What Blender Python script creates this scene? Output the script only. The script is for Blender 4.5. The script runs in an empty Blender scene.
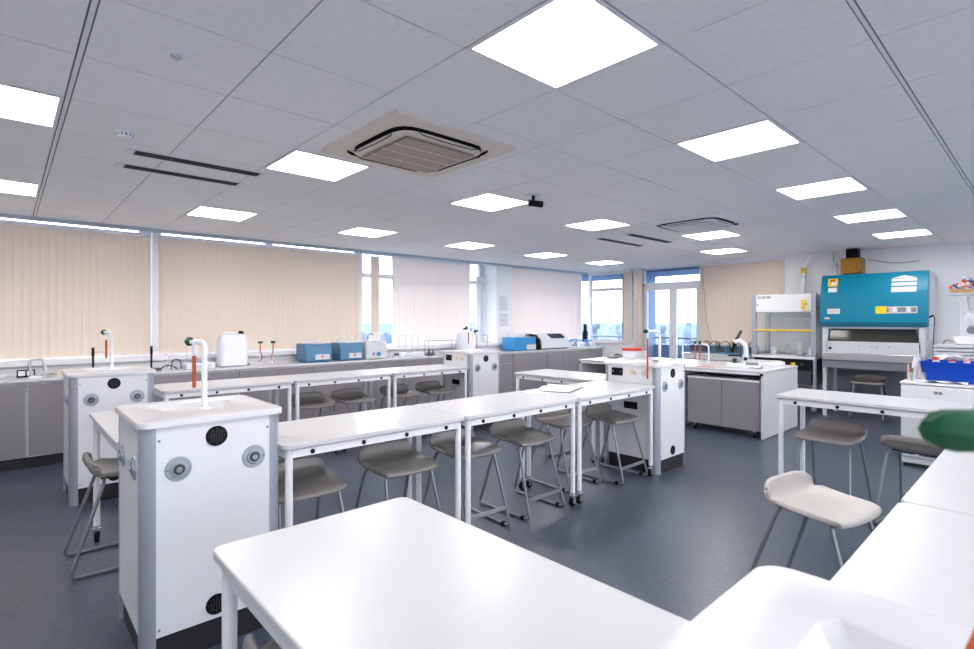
import bpy, math, random
from mathutils import Vector
random.seed(7)
R = math.radians
COL = bpy.context.scene.collection
sc = bpy.context.scene
CAMZ = 1.53
CEIL = 2.70

# ---------------------------------------------------------------- materials
def mat(name, col, rough=.5, metal=0, spec=.5, alpha=None, trans=0, ior=1.45, bump=None, var=None, emit=None, coat=0):
    m = bpy.data.materials.new(name); m.use_nodes = True
    nt = m.node_tree; b = nt.nodes['Principled BSDF']
    b.inputs['Base Color'].default_value = (*col, 1)
    b.inputs['Roughness'].default_value = rough
    b.inputs['Metallic'].default_value = metal
    b.inputs['Specular IOR Level'].default_value = spec
    b.inputs['IOR'].default_value = ior
    b.inputs['Transmission Weight'].default_value = trans
    b.inputs['Coat Weight'].default_value = coat
    if alpha is not None: b.inputs['Alpha'].default_value = alpha
    if emit: 
        b.inputs['Emission Color'].default_value = (*emit[0], 1); b.inputs['Emission Strength'].default_value = emit[1]
    tc = nt.nodes.new('ShaderNodeTexCoord')
    n = nt.nodes.new('ShaderNodeTexNoise')
    sc_, amt = var if var else (30, .03)
    n.inputs['Scale'].default_value = sc_; n.inputs['Detail'].default_value = 3
    nt.links.new(tc.outputs['Object'], n.inputs['Vector'])
    mr = nt.nodes.new('ShaderNodeMapRange')
    mr.inputs['To Min'].default_value = 1-amt; mr.inputs['To Max'].default_value = 1+amt
    mr.inputs['From Min'].default_value = .3; mr.inputs['From Max'].default_value = .7
    nt.links.new(n.outputs['Fac'], mr.inputs['Value'])
    mx = nt.nodes.new('ShaderNodeVectorMath'); mx.operation = 'SCALE'
    mx.inputs[0].default_value = col
    nt.links.new(mr.outputs['Result'], mx.inputs['Scale'])
    nt.links.new(mx.outputs['Vector'], b.inputs['Base Color'])
    if bump:
        n2 = nt.nodes.new('ShaderNodeTexNoise'); n2.inputs['Scale'].default_value = bump[0]
        nt.links.new(tc.outputs['Object'], n2.inputs['Vector'])
        bp = nt.nodes.new('ShaderNodeBump'); bp.inputs['Strength'].default_value = bump[1]; bp.inputs['Distance'].default_value = .002
        nt.links.new(n2.outputs['Fac'], bp.inputs['Height']); nt.links.new(bp.outputs['Normal'], b.inputs['Normal'])
    return m

def emis(name, col, strength):
    m = bpy.data.materials.new(name); m.use_nodes = True
    nt = m.node_tree; nt.nodes.clear()
    o = nt.nodes.new('ShaderNodeOutputMaterial'); e = nt.nodes.new('ShaderNodeEmission')
    e.inputs['Color'].default_value = (*col, 1); e.inputs['Strength'].default_value = strength
    nt.links.new(e.outputs[0], o.inputs[0]); return m

def blind_mat(nm, dc, tcol, fac):
    m = bpy.data.materials.new(nm); m.use_nodes = True
    nt = m.node_tree; nt.nodes.clear()
    o = nt.nodes.new('ShaderNodeOutputMaterial')
    d = nt.nodes.new('ShaderNodeBsdfDiffuse'); t = nt.nodes.new('ShaderNodeBsdfTranslucent')
    d.inputs['Color'].default_value = (*dc, 1); t.inputs['Color'].default_value = (*tcol, 1)
    mx = nt.nodes.new('ShaderNodeMixShader'); mx.inputs[0].default_value = fac
    tc = nt.nodes.new('ShaderNodeTexCoord'); n = nt.nodes.new('ShaderNodeTexNoise'); n.inputs['Scale'].default_value = 220
    nt.links.new(tc.outputs['Object'], n.inputs['Vector'])
    bp = nt.nodes.new('ShaderNodeBump'); bp.inputs['Strength'].default_value = .15; bp.inputs['Distance'].default_value = .001
    nt.links.new(n.outputs['Fac'], bp.inputs['Height']); nt.links.new(bp.outputs['Normal'], d.inputs['Normal'])
    nt.links.new(d.outputs[0], mx.inputs[1]); nt.links.new(t.outputs[0], mx.inputs[2]); nt.links.new(mx.outputs[0], o.inputs[0])
    return m

def floor_mat():
    m = bpy.data.materials.new('speckled_vinyl'); m.use_nodes = True
    nt = m.node_tree; b = nt.nodes['Principled BSDF']
    tc = nt.nodes.new('ShaderNodeTexCoord')
    v = nt.nodes.new('ShaderNodeTexVoronoi'); v.inputs['Scale'].default_value = 95
    n = nt.nodes.new('ShaderNodeTexNoise'); n.inputs['Scale'].default_value = 1.3; n.inputs['Detail'].default_value = 4
    nt.links.new(tc.outputs['Object'], v.inputs['Vector']); nt.links.new(tc.outputs['Object'], n.inputs['Vector'])
    cr = nt.nodes.new('ShaderNodeValToRGB')
    cr.color_ramp.elements[0].position = 0; cr.color_ramp.elements[0].color = (.044, .057, .087, 1)
    cr.color_ramp.elements[1].position = 1; cr.color_ramp.elements[1].color = (.078, .098, .138, 1)
    e = cr.color_ramp.elements.new(.5); e.color = (.058, .073, .109, 1)
    sx = nt.nodes.new('ShaderNodeSeparateColor'); nt.links.new(v.outputs['Color'], sx.inputs[0])
    nt.links.new(sx.outputs[0], cr.inputs['Fac']); nt.links.new(cr.outputs['Color'], b.inputs['Base Color'])
    mr = nt.nodes.new('ShaderNodeMapRange'); mr.inputs['To Min'].default_value = .26; mr.inputs['To Max'].default_value = .36
    nt.links.new(n.outputs['Fac'], mr.inputs['Value']); nt.links.new(mr.outputs[0], b.inputs['Roughness'])
    b.inputs['Specular IOR Level'].default_value = .6
    return m

M = dict(
    wall=mat('painted_wall', (.88, .88, .90), .7, bump=(120, .1)),
    ceil=mat('mineral_tile', (.90, .89, .895), .85, spec=.2, bump=(260, .25)),
    grid=mat('white_grid', (.82, .82, .84), .6),
    gap=mat('tile_gap', (.24, .24, .26), .9),
    floor=floor_mat(),
    white=mat('white_laminate', (.60, .602, .62), .28, spec=.5, var=(4, .008)),
    solid=mat('white_solid_surface', (.66, .66, .68), .22, var=(6, .01), bump=(30, .02)),
    panel=mat('white_panel', (.76, .765, .80), .38, var=(5, .01)),
    wmetal=mat('white_painted_metal', (.84, .84, .87), .35),
    alu=mat('grey_aluminium', (.37, .40, .47), .38, metal=.35),
    black=mat('black_plastic', (.006, .006, .007), .6, spec=.2),
    plinth=mat('black_plinth', (.022, .022, .026), .45),
    grey=mat('taupe_laminate', (.27, .25, .275), .45, var=(8, .015)),
    steel=mat('brushed_steel', (.55, .55, .57), .3, metal=.9),
    chrome=mat('chrome', (.75, .76, .8), .15, metal=1),
    tube=mat('grey_tube', (.25, .26, .29), .32, metal=.6),
    seat=mat('grey_seat_plastic', (.235, .215, .20), .27, spec=.7, var=(12, .04), bump=(200, .04)),
    litseat=mat('lit_grey_seat_plastic', (.50, .47, .45), .36, var=(12, .03), bump=(200, .04)),  # same seat plastic, lightened to carry the stronger foreground light
    blind=blind_mat('blind_fabric', (.84, .73, .63), (.86, .78, .72), .28),
    backlitblind=blind_mat('backlit_blind_fabric', (.88, .81, .76), (.92, .87, .85), .45),  # blind fabric lightened so its colour carries the backlight
    rail=mat('white_rail', (.8, .8, .83), .4),
    frame=mat('white_window_frame', (.74, .76, .80), .4),
    glass=mat('clear_glass', (1, 1, 1), .0, trans=1, ior=1.02, var=(1, 0)),
    acrylic=mat('clear_acrylic', (.93, .96, .98), .05, alpha=.22),
    hoodglass=mat('hood_glass', (.60, .68, .72), .05, alpha=.16),
    shadedglass=mat('shade_darkened_glass', (.05, .05, .045), .08, alpha=.72),  # darkness of the unlit chamber put into the glass colour
    frost=mat('translucent_white_plastic', (.80, .82, .90), .35, var=(6, .02)),
    teal=mat('teal_paint', (.0, .205, .33), .38, spec=.35),
    tealdark=mat('dark_teal_paint', (.0, .10, .18), .30),
    blue=mat('blue_plastic', (.075, .20, .36), .4),
    blue2=mat('bright_blue_plastic', (.03, .25, .55), .4),
    royal=mat('royal_blue_tray', (.0, .055, .46), .4),
    orange=mat('orange_hose', (.50, .085, .012), .4),
    red=mat('red_plastic', (.75, .04, .03), .4),
    green=mat('green_plastic', (.003, .075, .03), .5, spec=.3),
    yellow=mat('yellow_plastic', (.88, .60, .02), .4),
    cream=mat('cream_plastic', (.70, .60, .46), .5),
    acbeige=mat('aged_cream_plastic', (.78, .70, .60), .5),
    grille=mat('tan_grille', (.33, .26, .205), .7, var=(60, .1)),
    grille2=mat('grey_grille', (.62, .60, .59), .7, var=(60, .1)),
    dark=mat('dark_grey', (.05, .055, .065), .5),
    midgrey=mat('mid_grey', (.22, .24, .27), .5),
    ltgrey=mat('light_grey_metal', (.62, .64, .68), .4),
    gold=mat('amber_motor_casing', (.32, .15, .02), .3, metal=.5, var=(40, .35)),
    paper=mat('paper', (.78, .78, .80), .8),
    print=mat('printed_text', (.52, .53, .62), .8),
    lilac=mat('lilac_plastic', (.42, .36, .52), .5),
    pink=mat('pink_plastic', (.75, .35, .35), .5),
    wood=mat('pine_wood', (.62, .34, .15), .5, var=(15, .15)),
    soffit=mat('skylit_soffit', (.48, .54, .62), .6),  # blue-grey cast of the skylight put into the colour
    concrete=mat('balcony_render', (.16, .24, .36), .8),
    lamp=emis('lamp_diffuser', (1, .965, .94), 6.7),
    screen=mat('dark_screen', (.02, .03, .04), .15),
)

# ---------------------------------------------------------------- mesh builder
class MB:
    def __init__(s): s.v = []; s.f = []
    def add(s, vs, fs):
        o = len(s.v); s.v += [tuple(v) for v in vs]; s.f += [tuple(i+o for i in f) for f in fs]; return s
    def box(s, x0, x1, y0, y1, z0, z1):
        if x0 > x1: x0, x1 = x1, x0
        if y0 > y1: y0, y1 = y1, y0
        if z0 > z1: z0, z1 = z1, z0
        return s.add([(x0,y0,z0),(x1,y0,z0),(x1,y1,z0),(x0,y1,z0),(x0,y0,z1),(x1,y0,z1),(x1,y1,z1),(x0,y1,z1)],
                     [(0,3,2,1),(4,5,6,7),(0,1,5,4),(1,2,6,5),(2,3,7,6),(3,0,4,7)])
    def prism(s, pts, z0, z1):
        n = len(pts)
        return s.add([(x,y,z0) for x,y in pts]+[(x,y,z1) for x,y in pts],
                     [tuple(range(n-1,-1,-1)), tuple(range(n,2*n))]+[(i,(i+1)%n,n+(i+1)%n,n+i) for i in range(n)])
    def slab(s, pts3, off):            # polygon of 3D points extruded by vector
        n = len(pts3); off = Vector(off)
        a = [Vector(p) for p in pts3]
        return s.add(a+[p+off for p in a], [tuple(range(n-1,-1,-1)), tuple(range(n,2*n))]+[(i,(i+1)%n,n+(i+1)%n,n+i) for i in range(n)])
    def rbox(s, x0, x1, y0, y1, z0, z1, r, n=5):
        return s.prism(rrect(x0,x1,y0,y1,r,n), z0, z1)
    def cyl(s, p0, p1, r0, r1=None, n=16):
        if r1 is None: r1 = r0
        p0 = Vector(p0); p1 = Vector(p1); d = (p1-p0).normalized()
        a = d.orthogonal().normalized(); b = d.cross(a)
        vs = []
        for p, r in ((p0,r0),(p1,r1)):
            for i in range(n):
                t = 2*math.pi*i/n; vs.append(p+a*(r*math.cos(t))+b*(r*math.sin(t)))
        return s.add(vs, [tuple(range(n-1,-1,-1)), tuple(range(n,2*n))]+[(i,(i+1)%n,n+(i+1)%n,n+i) for i in range(n)])
    def tube(s, pts, r, n=10, closed=False):
        pts = [Vector(p) for p in pts]; m = len(pts); vs = []
        up = None
        for k in range(m):
            if closed: t = (pts[(k+1)%m]-pts[(k-1)%m]).normalized()
            elif k == 0: t = (pts[1]-pts[0]).normalized()
            elif k == m-1: t = (pts[-1]-pts[-2]).normalized()
            else: t = ((pts[k+1]-pts[k]).normalized()+(pts[k]-pts[k-1]).normalized()).normalized()
            if up is None: up = t.orthogonal().normalized()
            up = (up - t*up.dot(t)).normalized(); w = t.cross(up)
            for i in range(n):
                a = 2*math.pi*i/n; vs.append(pts[k]+up*(r*math.cos(a))+w*(r*math.sin(a)))
        fs = []
        for k in range(m if closed else m-1):
            k2 = (k+1)%m
            for i in range(n): fs.append((k*n+i, k*n+(i+1)%n, k2*n+(i+1)%n, k2*n+i))
        if not closed: fs += [tuple(range(n-1,-1,-1)), tuple((m-1)*n+i for i in range(n))]
        return s.add(vs, fs)
    def lathe(s, prof, c=(0,0,0), n=24, axis='z'):
        vs = []; m = len(prof)
        for r, z in prof:
            for i in range(n):
                t = 2*math.pi*i/n; x = r*math.cos(t); y = r*math.sin(t)
                p = (x,y,z) if axis == 'z' else ((z,x,y) if axis == 'x' else (y,z,x))
                vs.append((p[0]+c[0],p[1]+c[1],p[2]+c[2]))
        fs = [(k*n+i,k*n+(i+1)%n,(k+1)*n+(i+1)%n,(k+1)*n+i) for k in range(m-1) for i in range(n)]
        if prof[0][0] > 1e-5: fs.append(tuple(range(n-1,-1,-1)))
        if prof[-1][0] > 1e-5: fs.append(tuple((m-1)*n+i for i in range(n)))
        return s.add(vs, fs)
    def build(s, name, material, parent=None, bevel=0, smooth=True, subsurf=0, loc=None):
        me = bpy.data.meshes.new(name); me.from_pydata(s.v, [], s.f); me.validate(); me.update()
        import bmesh
        bm = bmesh.new(); bm.from_mesh(me); bmesh.ops.recalc_face_normals(bm, faces=bm.faces)
        bm.to_mesh(me); bm.free()
        me.materials.append(M[material] if isinstance(material, str) else material)
        if smooth:
            for p in me.polygons: p.use_smooth = True
            me.set_sharp_from_angle(angle=R(38))
        o = bpy.data.objects.new(name, me); COL.objects.link(o)
        if parent is not None: o.parent = parent
        if loc: o.location = loc
        if bevel:
            b = o.modifiers.new('bevel', 'BEVEL'); b.width = bevel; b.segments = 2; b.limit_method = 'ANGLE'; b.angle_limit = R(40)
        if subsurf:
            b = o.modifiers.new('sub', 'SUBSURF'); b.levels = subsurf; b.render_levels = subsurf
        return o

def rrect(x0, x1, y0, y1, r, n=5):
    pts = []
    rs = r if isinstance(r, (tuple, list)) else (r,)*4     # corners: (x1,y1),(x0,y1),(x0,y0),(x1,y0)
    for (cx, cy, a0, q) in ((x1,y1,0,rs[0]),(x0,y1,90,rs[1]),(x0,y0,180,rs[2]),(x1,y0,270,rs[3])):
        sx = -1 if cx == x1 else 1; sy = -1 if cy == y1 else 1
        for i in range(n+1):
            a = R(a0+90*i/n); pts.append((cx+sx*q+q*math.cos(a), cy+sy*q+q*math.sin(a)))
    return pts
def fillet(pts, r, n=5):
    pts = [Vector(p) for p in pts]; out = [pts[0]]
    for k in range(1, len(pts)-1):
        a, b, c = pts[k-1], pts[k], pts[k+1]
        u = (a-b); v = (c-b); q = min(r, u.length*.49, v.length*.49)
        p0 = b+u.normalized()*q; p2 = b+v.normalized()*q
        for i in range(n+1):
            t = i/n; out.append(p0*(1-t)**2+b*2*t*(1-t)+p2*t*t)
    out.append(pts[-1]); return out

def tag(o, label=None, cat=None, group=None, kind=None):
    if label: o['label'] = label
    if cat: o['category'] = cat
    if group: o['group'] = group
    if kind: o['kind'] = kind
    return o
def thing(name, label, cat, loc=(0,0,0), rz=0, group=None):
    o = bpy.data.objects.new(name, None); COL.objects.link(o); o.empty_display_size = .1
    o.location = loc; o.rotation_euler = (0, 0, rz)
    return tag(o, label, cat, group)
def struct(mb, name, material, **k):
    o = mb.build(name, material, **k); o['kind'] = 'structure'; return o
def dup(root, loc, rz, label, group=None):
    def cp(o, par):
        c = o.copy(); COL.objects.link(c)
        if par is not None: c.parent = par
        for ch in o.children: cp(ch, c)
        return c
    r = cp(root, None); r.location = loc; r.rotation_euler = (0, 0, rz); r['label'] = label
    if group: r['group'] = group
    return r

# ---------------------------------------------------------------- room shell
X0, X1 = -1.7, 10.5
Y0, Y1 = -3.2, 7.80
struct(MB().box(X0, X1, Y0, 7.82, -.02, 0), 'floor', 'floor')
GX, GY = .2557, .5225
ceil = MB()
lights_ij = [(i, j) for j in (1, 5, 9) for i in (2, 5, 8, 11, 14)]
lights_ij.remove((11, 5)); lights_ij.append((11, 4))
lights_ij += [(i, -3) for i in (2, 5, 8, 11, 14)]
lset = set(lights_ij)
def col_x(i): return (GX+.6*i, GX+.6*(i+1)) if i >= 0 else (GX-.025+.6*(i), GX-.025+.6*(i+1))
def row_y(j): return (GY+.6*j, GY+.6*(j+1)) if j >= 0 else (GY-.02+.6*j, GY-.02+.6*(j+1))
llset = set([(-1, 1), (-1, 5), (-1, 9), (-1, -3)])
def inrect(x0, x1, y0, y1, r): return x0 < r[1]-.01 and x1 > r[0]+.01 and y0 < r[3]-.01 and y1 > r[2]+.01
G = .003
for i in range(-4, 18):
    for j in range(-7, 13):
        xa, xb = col_x(i); ya, yb = row_y(j)
        if (i, j) == (2, 3): continue
        if (i, j) == (2, 2): yb = row_y(3)[1]
        xa = max(xa, X0); xb = min(xb, X1); ya = max(ya, Y0); yb = min(yb, Y1)
        if xb-xa < .03 or yb-ya < .03 or (i, j) in lset or (i, j) in llset: continue
        ceil.box(xa+G, xb-G, ya+G, yb-G, CEIL, CEIL+.012)
struct(ceil, 'ceiling', 'ceil', bevel=.002)
bars = MB()
bars.box(X0, X1, Y0, Y1, CEIL+.0045, CEIL+.008)
struct(bars, 'trim_1', 'gap')
struct(MB().box(GX-.021, GX-.004, Y0, Y1, CEIL-.002, CEIL+.004).box(X0, X1, GY-.017, GY-.003, CEIL-.001, CEIL+.004), 'trim_2', 'grid')
struct(MB().box(X0, X1+.2, Y0, 9.0, CEIL+.15, CEIL+.2), 'trim_3', 'wall')

# left (window) wall: sill band, recess soffit, posts, pillar
REC = 8.22
struct(MB().box(X0, 7.44, 7.80, REC+.1, 0, 1.02).box(X0, X1, 7.80, 7.86, 0, 1.0).box(7.44, X1+.3, 7.84, REC+.1, 0, 1.02), 'wall_left', 'wall')
struct(MB().box(X0, X1, 7.74, 7.83, 1.015, 1.085), 'trim_4', 'rail', bevel=.01)          # dado trunking / sill
struct(MB().box(X0, X1, 7.79, 7.82, 2.655, 2.78), 'trim_5', 'soffit')                     # fascia over the recess
struct(MB().box(X0, X1+.3, 7.82, REC+.1, 2.76, 2.80), 'trim_6', 'soffit')
struct(MB().box(7.44, 7.87, 7.80, REC+.06, 0, CEIL), 'wall_back', 'wall')                  # pillar with the notices
struct(MB().box(1.385, 1.45, 7.80, 7.90, .9, 2.66), 'trim_7', 'rail', bevel=.008)
struct(MB().box(1.36, 1.50, REC-.04, REC+.08, 1.0, 2.76).box(2.935, 3.04, REC-.04, REC+.08, 1.02, 2.76), 'trim_8', 'frame')
# windows in left wall
def window(name, x0, x1, z0, z1, mull, trans, axis='x', at=REC, t=.055):
    r = tag(bpy.data.objects.new(name, None), kind='structure'); COL.objects.link(r)
    fr = MB()
    def b(a0, a1, c0, c1, dd=.06):
        if axis == 'x': fr.box(a0, a1, at-dd/2, at+dd/2, c0, c1)
        else: fr.box(at-dd/2, at+dd/2, a0, a1, c0, c1)
    b(x0, x1, z0, z0+t); b(x0, x1, z1-t, z1); b(x0, x0+t, z0, z1, .058); b(x1-t, x1, z0, z1, .058)
    for m_ in mull: b(m_-t/2, m_+t/2, z0, z1, .056)
    for z_ in trans: b(x0, x1, z_-t/2, z_+t/2, .054)
    fr.build('window_frame', 'frame', r)
    g = MB()
    if axis == 'x': g.box(x0+.01, x1-.01, at-.003, at+.003, z0+.01, z1-.01)
    else: g.box(at-.003, at+.003, x0+.01, x1-.01, z0+.01, z1-.01)
    g.build('pane', 'glass', r)
    return r
window('window_1', X0, 1.36, 1.02, 2.84, (), (2.27,))
window('window_2', 1.50, 4.50, 1.02, 2.84, (), (2.27,))
window('window_3', 4.50, 7.44, 1.02, 2.78, (5.9, 7.36), (2.32,), t=.085)
struct(MB().box(7.395, 7.44, 8.10, 8.20, 1.02, 2.36).box(7.21, 7.26, 8.14, 8.20, 1.05, 2.36).box(7.20, 7.44, 8.13, 8.20, 2.34, 2.44), 'trim_9', 'frame')
window('window_4', 7.87, X1, 1.02, 2.78, (9.2,), (2.3,))

# far wall X=10.5: window, pillar, door recess, blind, plain wall
struct(MB().box(X1, X1+.25, 6.72, 7.86, 0, 1.0).box(X1, X1+.25, 6.36, 6.50, 0, 2.75).box(X1, X1+.25, 3.37, 4.84, 0, 1.0)
       .box(X1, X1+.25, 6.50, 6.719, 0, .99), 'wall_far', 'wall')
struct(MB().box(X1, X1+.25, Y0, 3.37, 0, CEIL+.1), 'wall_right', 'wall')
struct(MB().box(X1-.001, X1+.30, 3.35, 7.95, 2.69, 2.78), 'trim_10', 'wall')
struct(MB().box(X0, X1, Y0-.1, Y0, 0, .85).box(X0, X1, Y0-.1, Y0, 2.62, CEIL+.1).box(X0, X0+.2, Y0-.1, Y0, .85, 2.62).box(X1-.2, X1, Y0-.1, Y0, .85, 2.62), 'wall_front', 'wall')  # opening made for the added fill window
struct(MB().box(X0-.1, X0, Y0, 7.9, 0, CEIL+.1), 'wall_side', 'wall')
struct(MB().box(X1-.04, X1+.02, 6.70, 7.80, .985, 1.015), 'trim_11', 'rail')
window('window_5', 6.50, 7.82, 1.0, 2.70, (), (2.27,), axis='y', at=10.62, t=.08)
window('window_6', 3.35, 4.93, 1.0, 2.70, (4.1,), (2.27,), axis='y', at=10.62)
window('added_fill_window', X0+.2, X1-.2, .85, 2.62, (1.0, 3.5, 6.0, 8.2), (2.1,), at=Y0-.05)  # unseen window added behind the camera to bring in fill light
# glazed double balcony door
d = tag(bpy.data.objects.new('door_1', None), kind='structure'); COL.objects.link(d)
fr = MB(); A = 10.60
fr.box(A, A+.07, 4.93, 6.36, 2.27, 2.36).box(A, A+.07, 4.93, 5.0, 0, 2.70).box(A, A+.07, 6.29, 6.36, 0, 2.70).box(A, A+.07, 4.93, 6.36, 2.66, 2.72)
fr.build('door_frame', 'frame', d)
for (ya, yb) in ((5.0, 5.60), (5.60, 6.29)):
    l = MB(); l.box(A-.02, A+.04, ya, yb, .02, .14).box(A-.02, A+.04, ya, yb, 2.19, 2.27).box(A-.02, A+.04, ya, ya+.08, .14, 2.19).box(A-.02, A+.04, yb-.08, yb, .14, 2.19)
    lf = l.build('door_leaf', 'frame', d)
    MB().box(A+.008, A+.014, ya+.07, yb-.07, .13, 2.2).build('pane', 'glass', lf)
MB().box(A+.03, A+.036, 5.0, 6.29, 2.35, 2.67).build('fanlight_pane', 'glass', d)
MB().box(A-.035, A-.02, 5.59, 5.62, 1.0, 1.2).tube([(A-.03,5.605,1.1),(A-.07,5.605,1.1),(A-.07,5.70,1.1)], .009).build('door_handle', 'steel', d)
struct(MB().box(X1+.02, X1+.25, 4.85, 4.93, 0, 2.7), 'trim_12', 'soffit')

# balcony outside
struct(MB().box(10.75, 12.1, 4.0, 9.0, 2.62, 2.75).box(10.72, 12.1, 6.86, 6.95, .0, 2.62), 'trim_13', 'concrete')
struct(MB().box(10.75, 12.1, 2.0, 9.0, -.12, -.02).box(12.0, 12.1, 2.0, 9.0, -.02, .93), 'trim_14', 'concrete')
rl = MB().tube([(12.05, 2.0, 1.10), (12.05, 9.0, 1.10)], .022)
for k in range(8): rl.cyl((12.05, 2.2+k*.95, .93), (12.05, 2.2+k*.95, 1.10), .012)
tag(rl.build('balcony_rail', 'midgrey'), 'grey handrail on the balcony parapet outside the glazed door', 'railing')

# ground and distant town, with bluish distance haze mixed into their colours
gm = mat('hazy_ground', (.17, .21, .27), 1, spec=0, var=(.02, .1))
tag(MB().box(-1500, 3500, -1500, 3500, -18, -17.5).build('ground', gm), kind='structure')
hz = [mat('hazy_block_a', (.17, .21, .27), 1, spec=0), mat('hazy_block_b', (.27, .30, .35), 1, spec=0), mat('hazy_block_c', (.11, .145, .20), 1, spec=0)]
for k in range(72):
    az = R(23+(k % 24)*1.15+random.uniform(-.15, .15)); rr = (470, 760, 1150)[k//24]+random.uniform(-50, 50)
    x, y = rr*math.cos(az), rr*math.sin(az)
    w, dd, h = random.uniform(.005, .012)*rr, random.uniform(.005, .009)*rr, random.uniform(3, 8)*(1+rr/1800)
    b = MB().box(-w/2, w/2, -dd/2, dd/2, 0, h)
    b.add([(-w/2,-dd/2,h),(w/2,-dd/2,h),(w/2,dd/2,h),(-w/2,dd/2,h),(-w/2,0,h+3),(w/2,0,h+3)], [(0,1,5,4),(2,3,4,5),(0,4,3),(1,2,5)])
    o = b.build('distant_building', hz[k % 3], loc=(x, y, -17.5)); o.rotation_euler = (0, 0, az+random.uniform(1.3, 1.8))
    tag(o, 'hazy blue building of the distant town seen low through the windows', 'building', 'distant town buildings')
for k in range(9):
    az = R(56+k*2.4+random.uniform(-.3, .3)); rr = random.uniform(260, 400)
    b = MB().lathe([(0, 0), (4, 1), (5.2, 4), (4.6, 8), (2.6, 11), (0, 12.5)], n=11)
    o = b.build('distant_tree', hz[2], loc=(rr*math.cos(az), rr*math.sin(az), -17.5))
    tag(o, 'hazy blue tree outside the slim window beside the centrifuges', 'tree', 'distant trees')

# ---------------------------------------------------------------- ceiling items
def ceiling_light(x0, x1, y0, y1, label):
    cx, cy = (x0+x1)/2, (y0+y1)/2; w = (x1-x0)/2-.004; h = (y1-y0)/2-.004
    t = thing('ceiling_light', label, 'light', (cx, cy, CEIL), 0, 'square ceiling lights')
    f = MB(); b = .018
    for (a0, a1, c0, c1) in ((-w, w, -h, -h+b), (-w, w, h-b, h), (-w, -w+b, -h+b, h-b), (w-b, w, -h+b, h-b)): f.box(a0, a1, c0, c1, -.004, .03)
    f.build('frame', 'grid', t)
    MB().box(-w+b, w-b, -h+b, h-b, .002, .012).build('diffuser', 'lamp', t)
    MB().box(-w+b, w-b, -h+b, h-b, .014, .03).build('back_plate', 'grid', t)
    return t
near = {2: 'largest in the picture and nearest the camera', 5: 'second', 8: 'third', 11: 'fourth', 14: 'farthest'}
LBL = {}
for i in (2, 5, 8, 11, 14):
    n = {2: 'nearest', 5: 'second nearest', 8: 'third', 11: 'fourth', 14: 'farthest'}[i]
    LBL[(i, 1)] = 'lit square ceiling light, %s in the right-hand row leading to the teal safety cabinet' % n
    LBL[(i, 5)] = 'lit square ceiling light, %s in the middle row running past both air conditioners' % n
    LBL[(i, 9)] = 'lit square ceiling light, %s in the left-hand row along the window blinds' % n
    LBL[(i, -3)] = 'lit square ceiling light in the row behind the camera, %s' % n
LBL[(2, 1)] = 'large bright square ceiling light cut by the top of the picture'
LBL[(2, 5)] = 'lit square ceiling light touching the near cream air conditioner'
LBL[(5, 5)] = 'lit square ceiling light beside the small black security camera'
LBL[(11, 4)] = 'lit square ceiling light against the far white air conditioner'
LBL[(8, 5)] = 'lit square ceiling light left of the far pair of black slot vents'
LBL[(14, 5)] = 'lit square ceiling light just above the top of the far blind by the glazed door'
LBL[(2, 9)] = 'lit square ceiling light in front of the near black slot vents, by the long blinds'
for (i, j) in sorted(lset):
    a, b = col_x(i); c, e = row_y(j); ceiling_light(a, b, c, e, LBL[(i, j)])
LL = {(-1, 5): 'lit ceiling light at the left picture edge, the larger of the two there',
      (-1, 9): 'lit ceiling light at the left picture edge, the smaller one near the blinds',
      (-1, 1): 'lit ceiling light above the camera, outside the left of the picture',
      (-1, -3): 'lit ceiling light behind the camera on the left'}
for (i, j) in sorted(llset):
    a, b = col_x(i); c, e = row_y(j); ceiling_light(a, b, c, e, LL[(i, j)])

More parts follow.
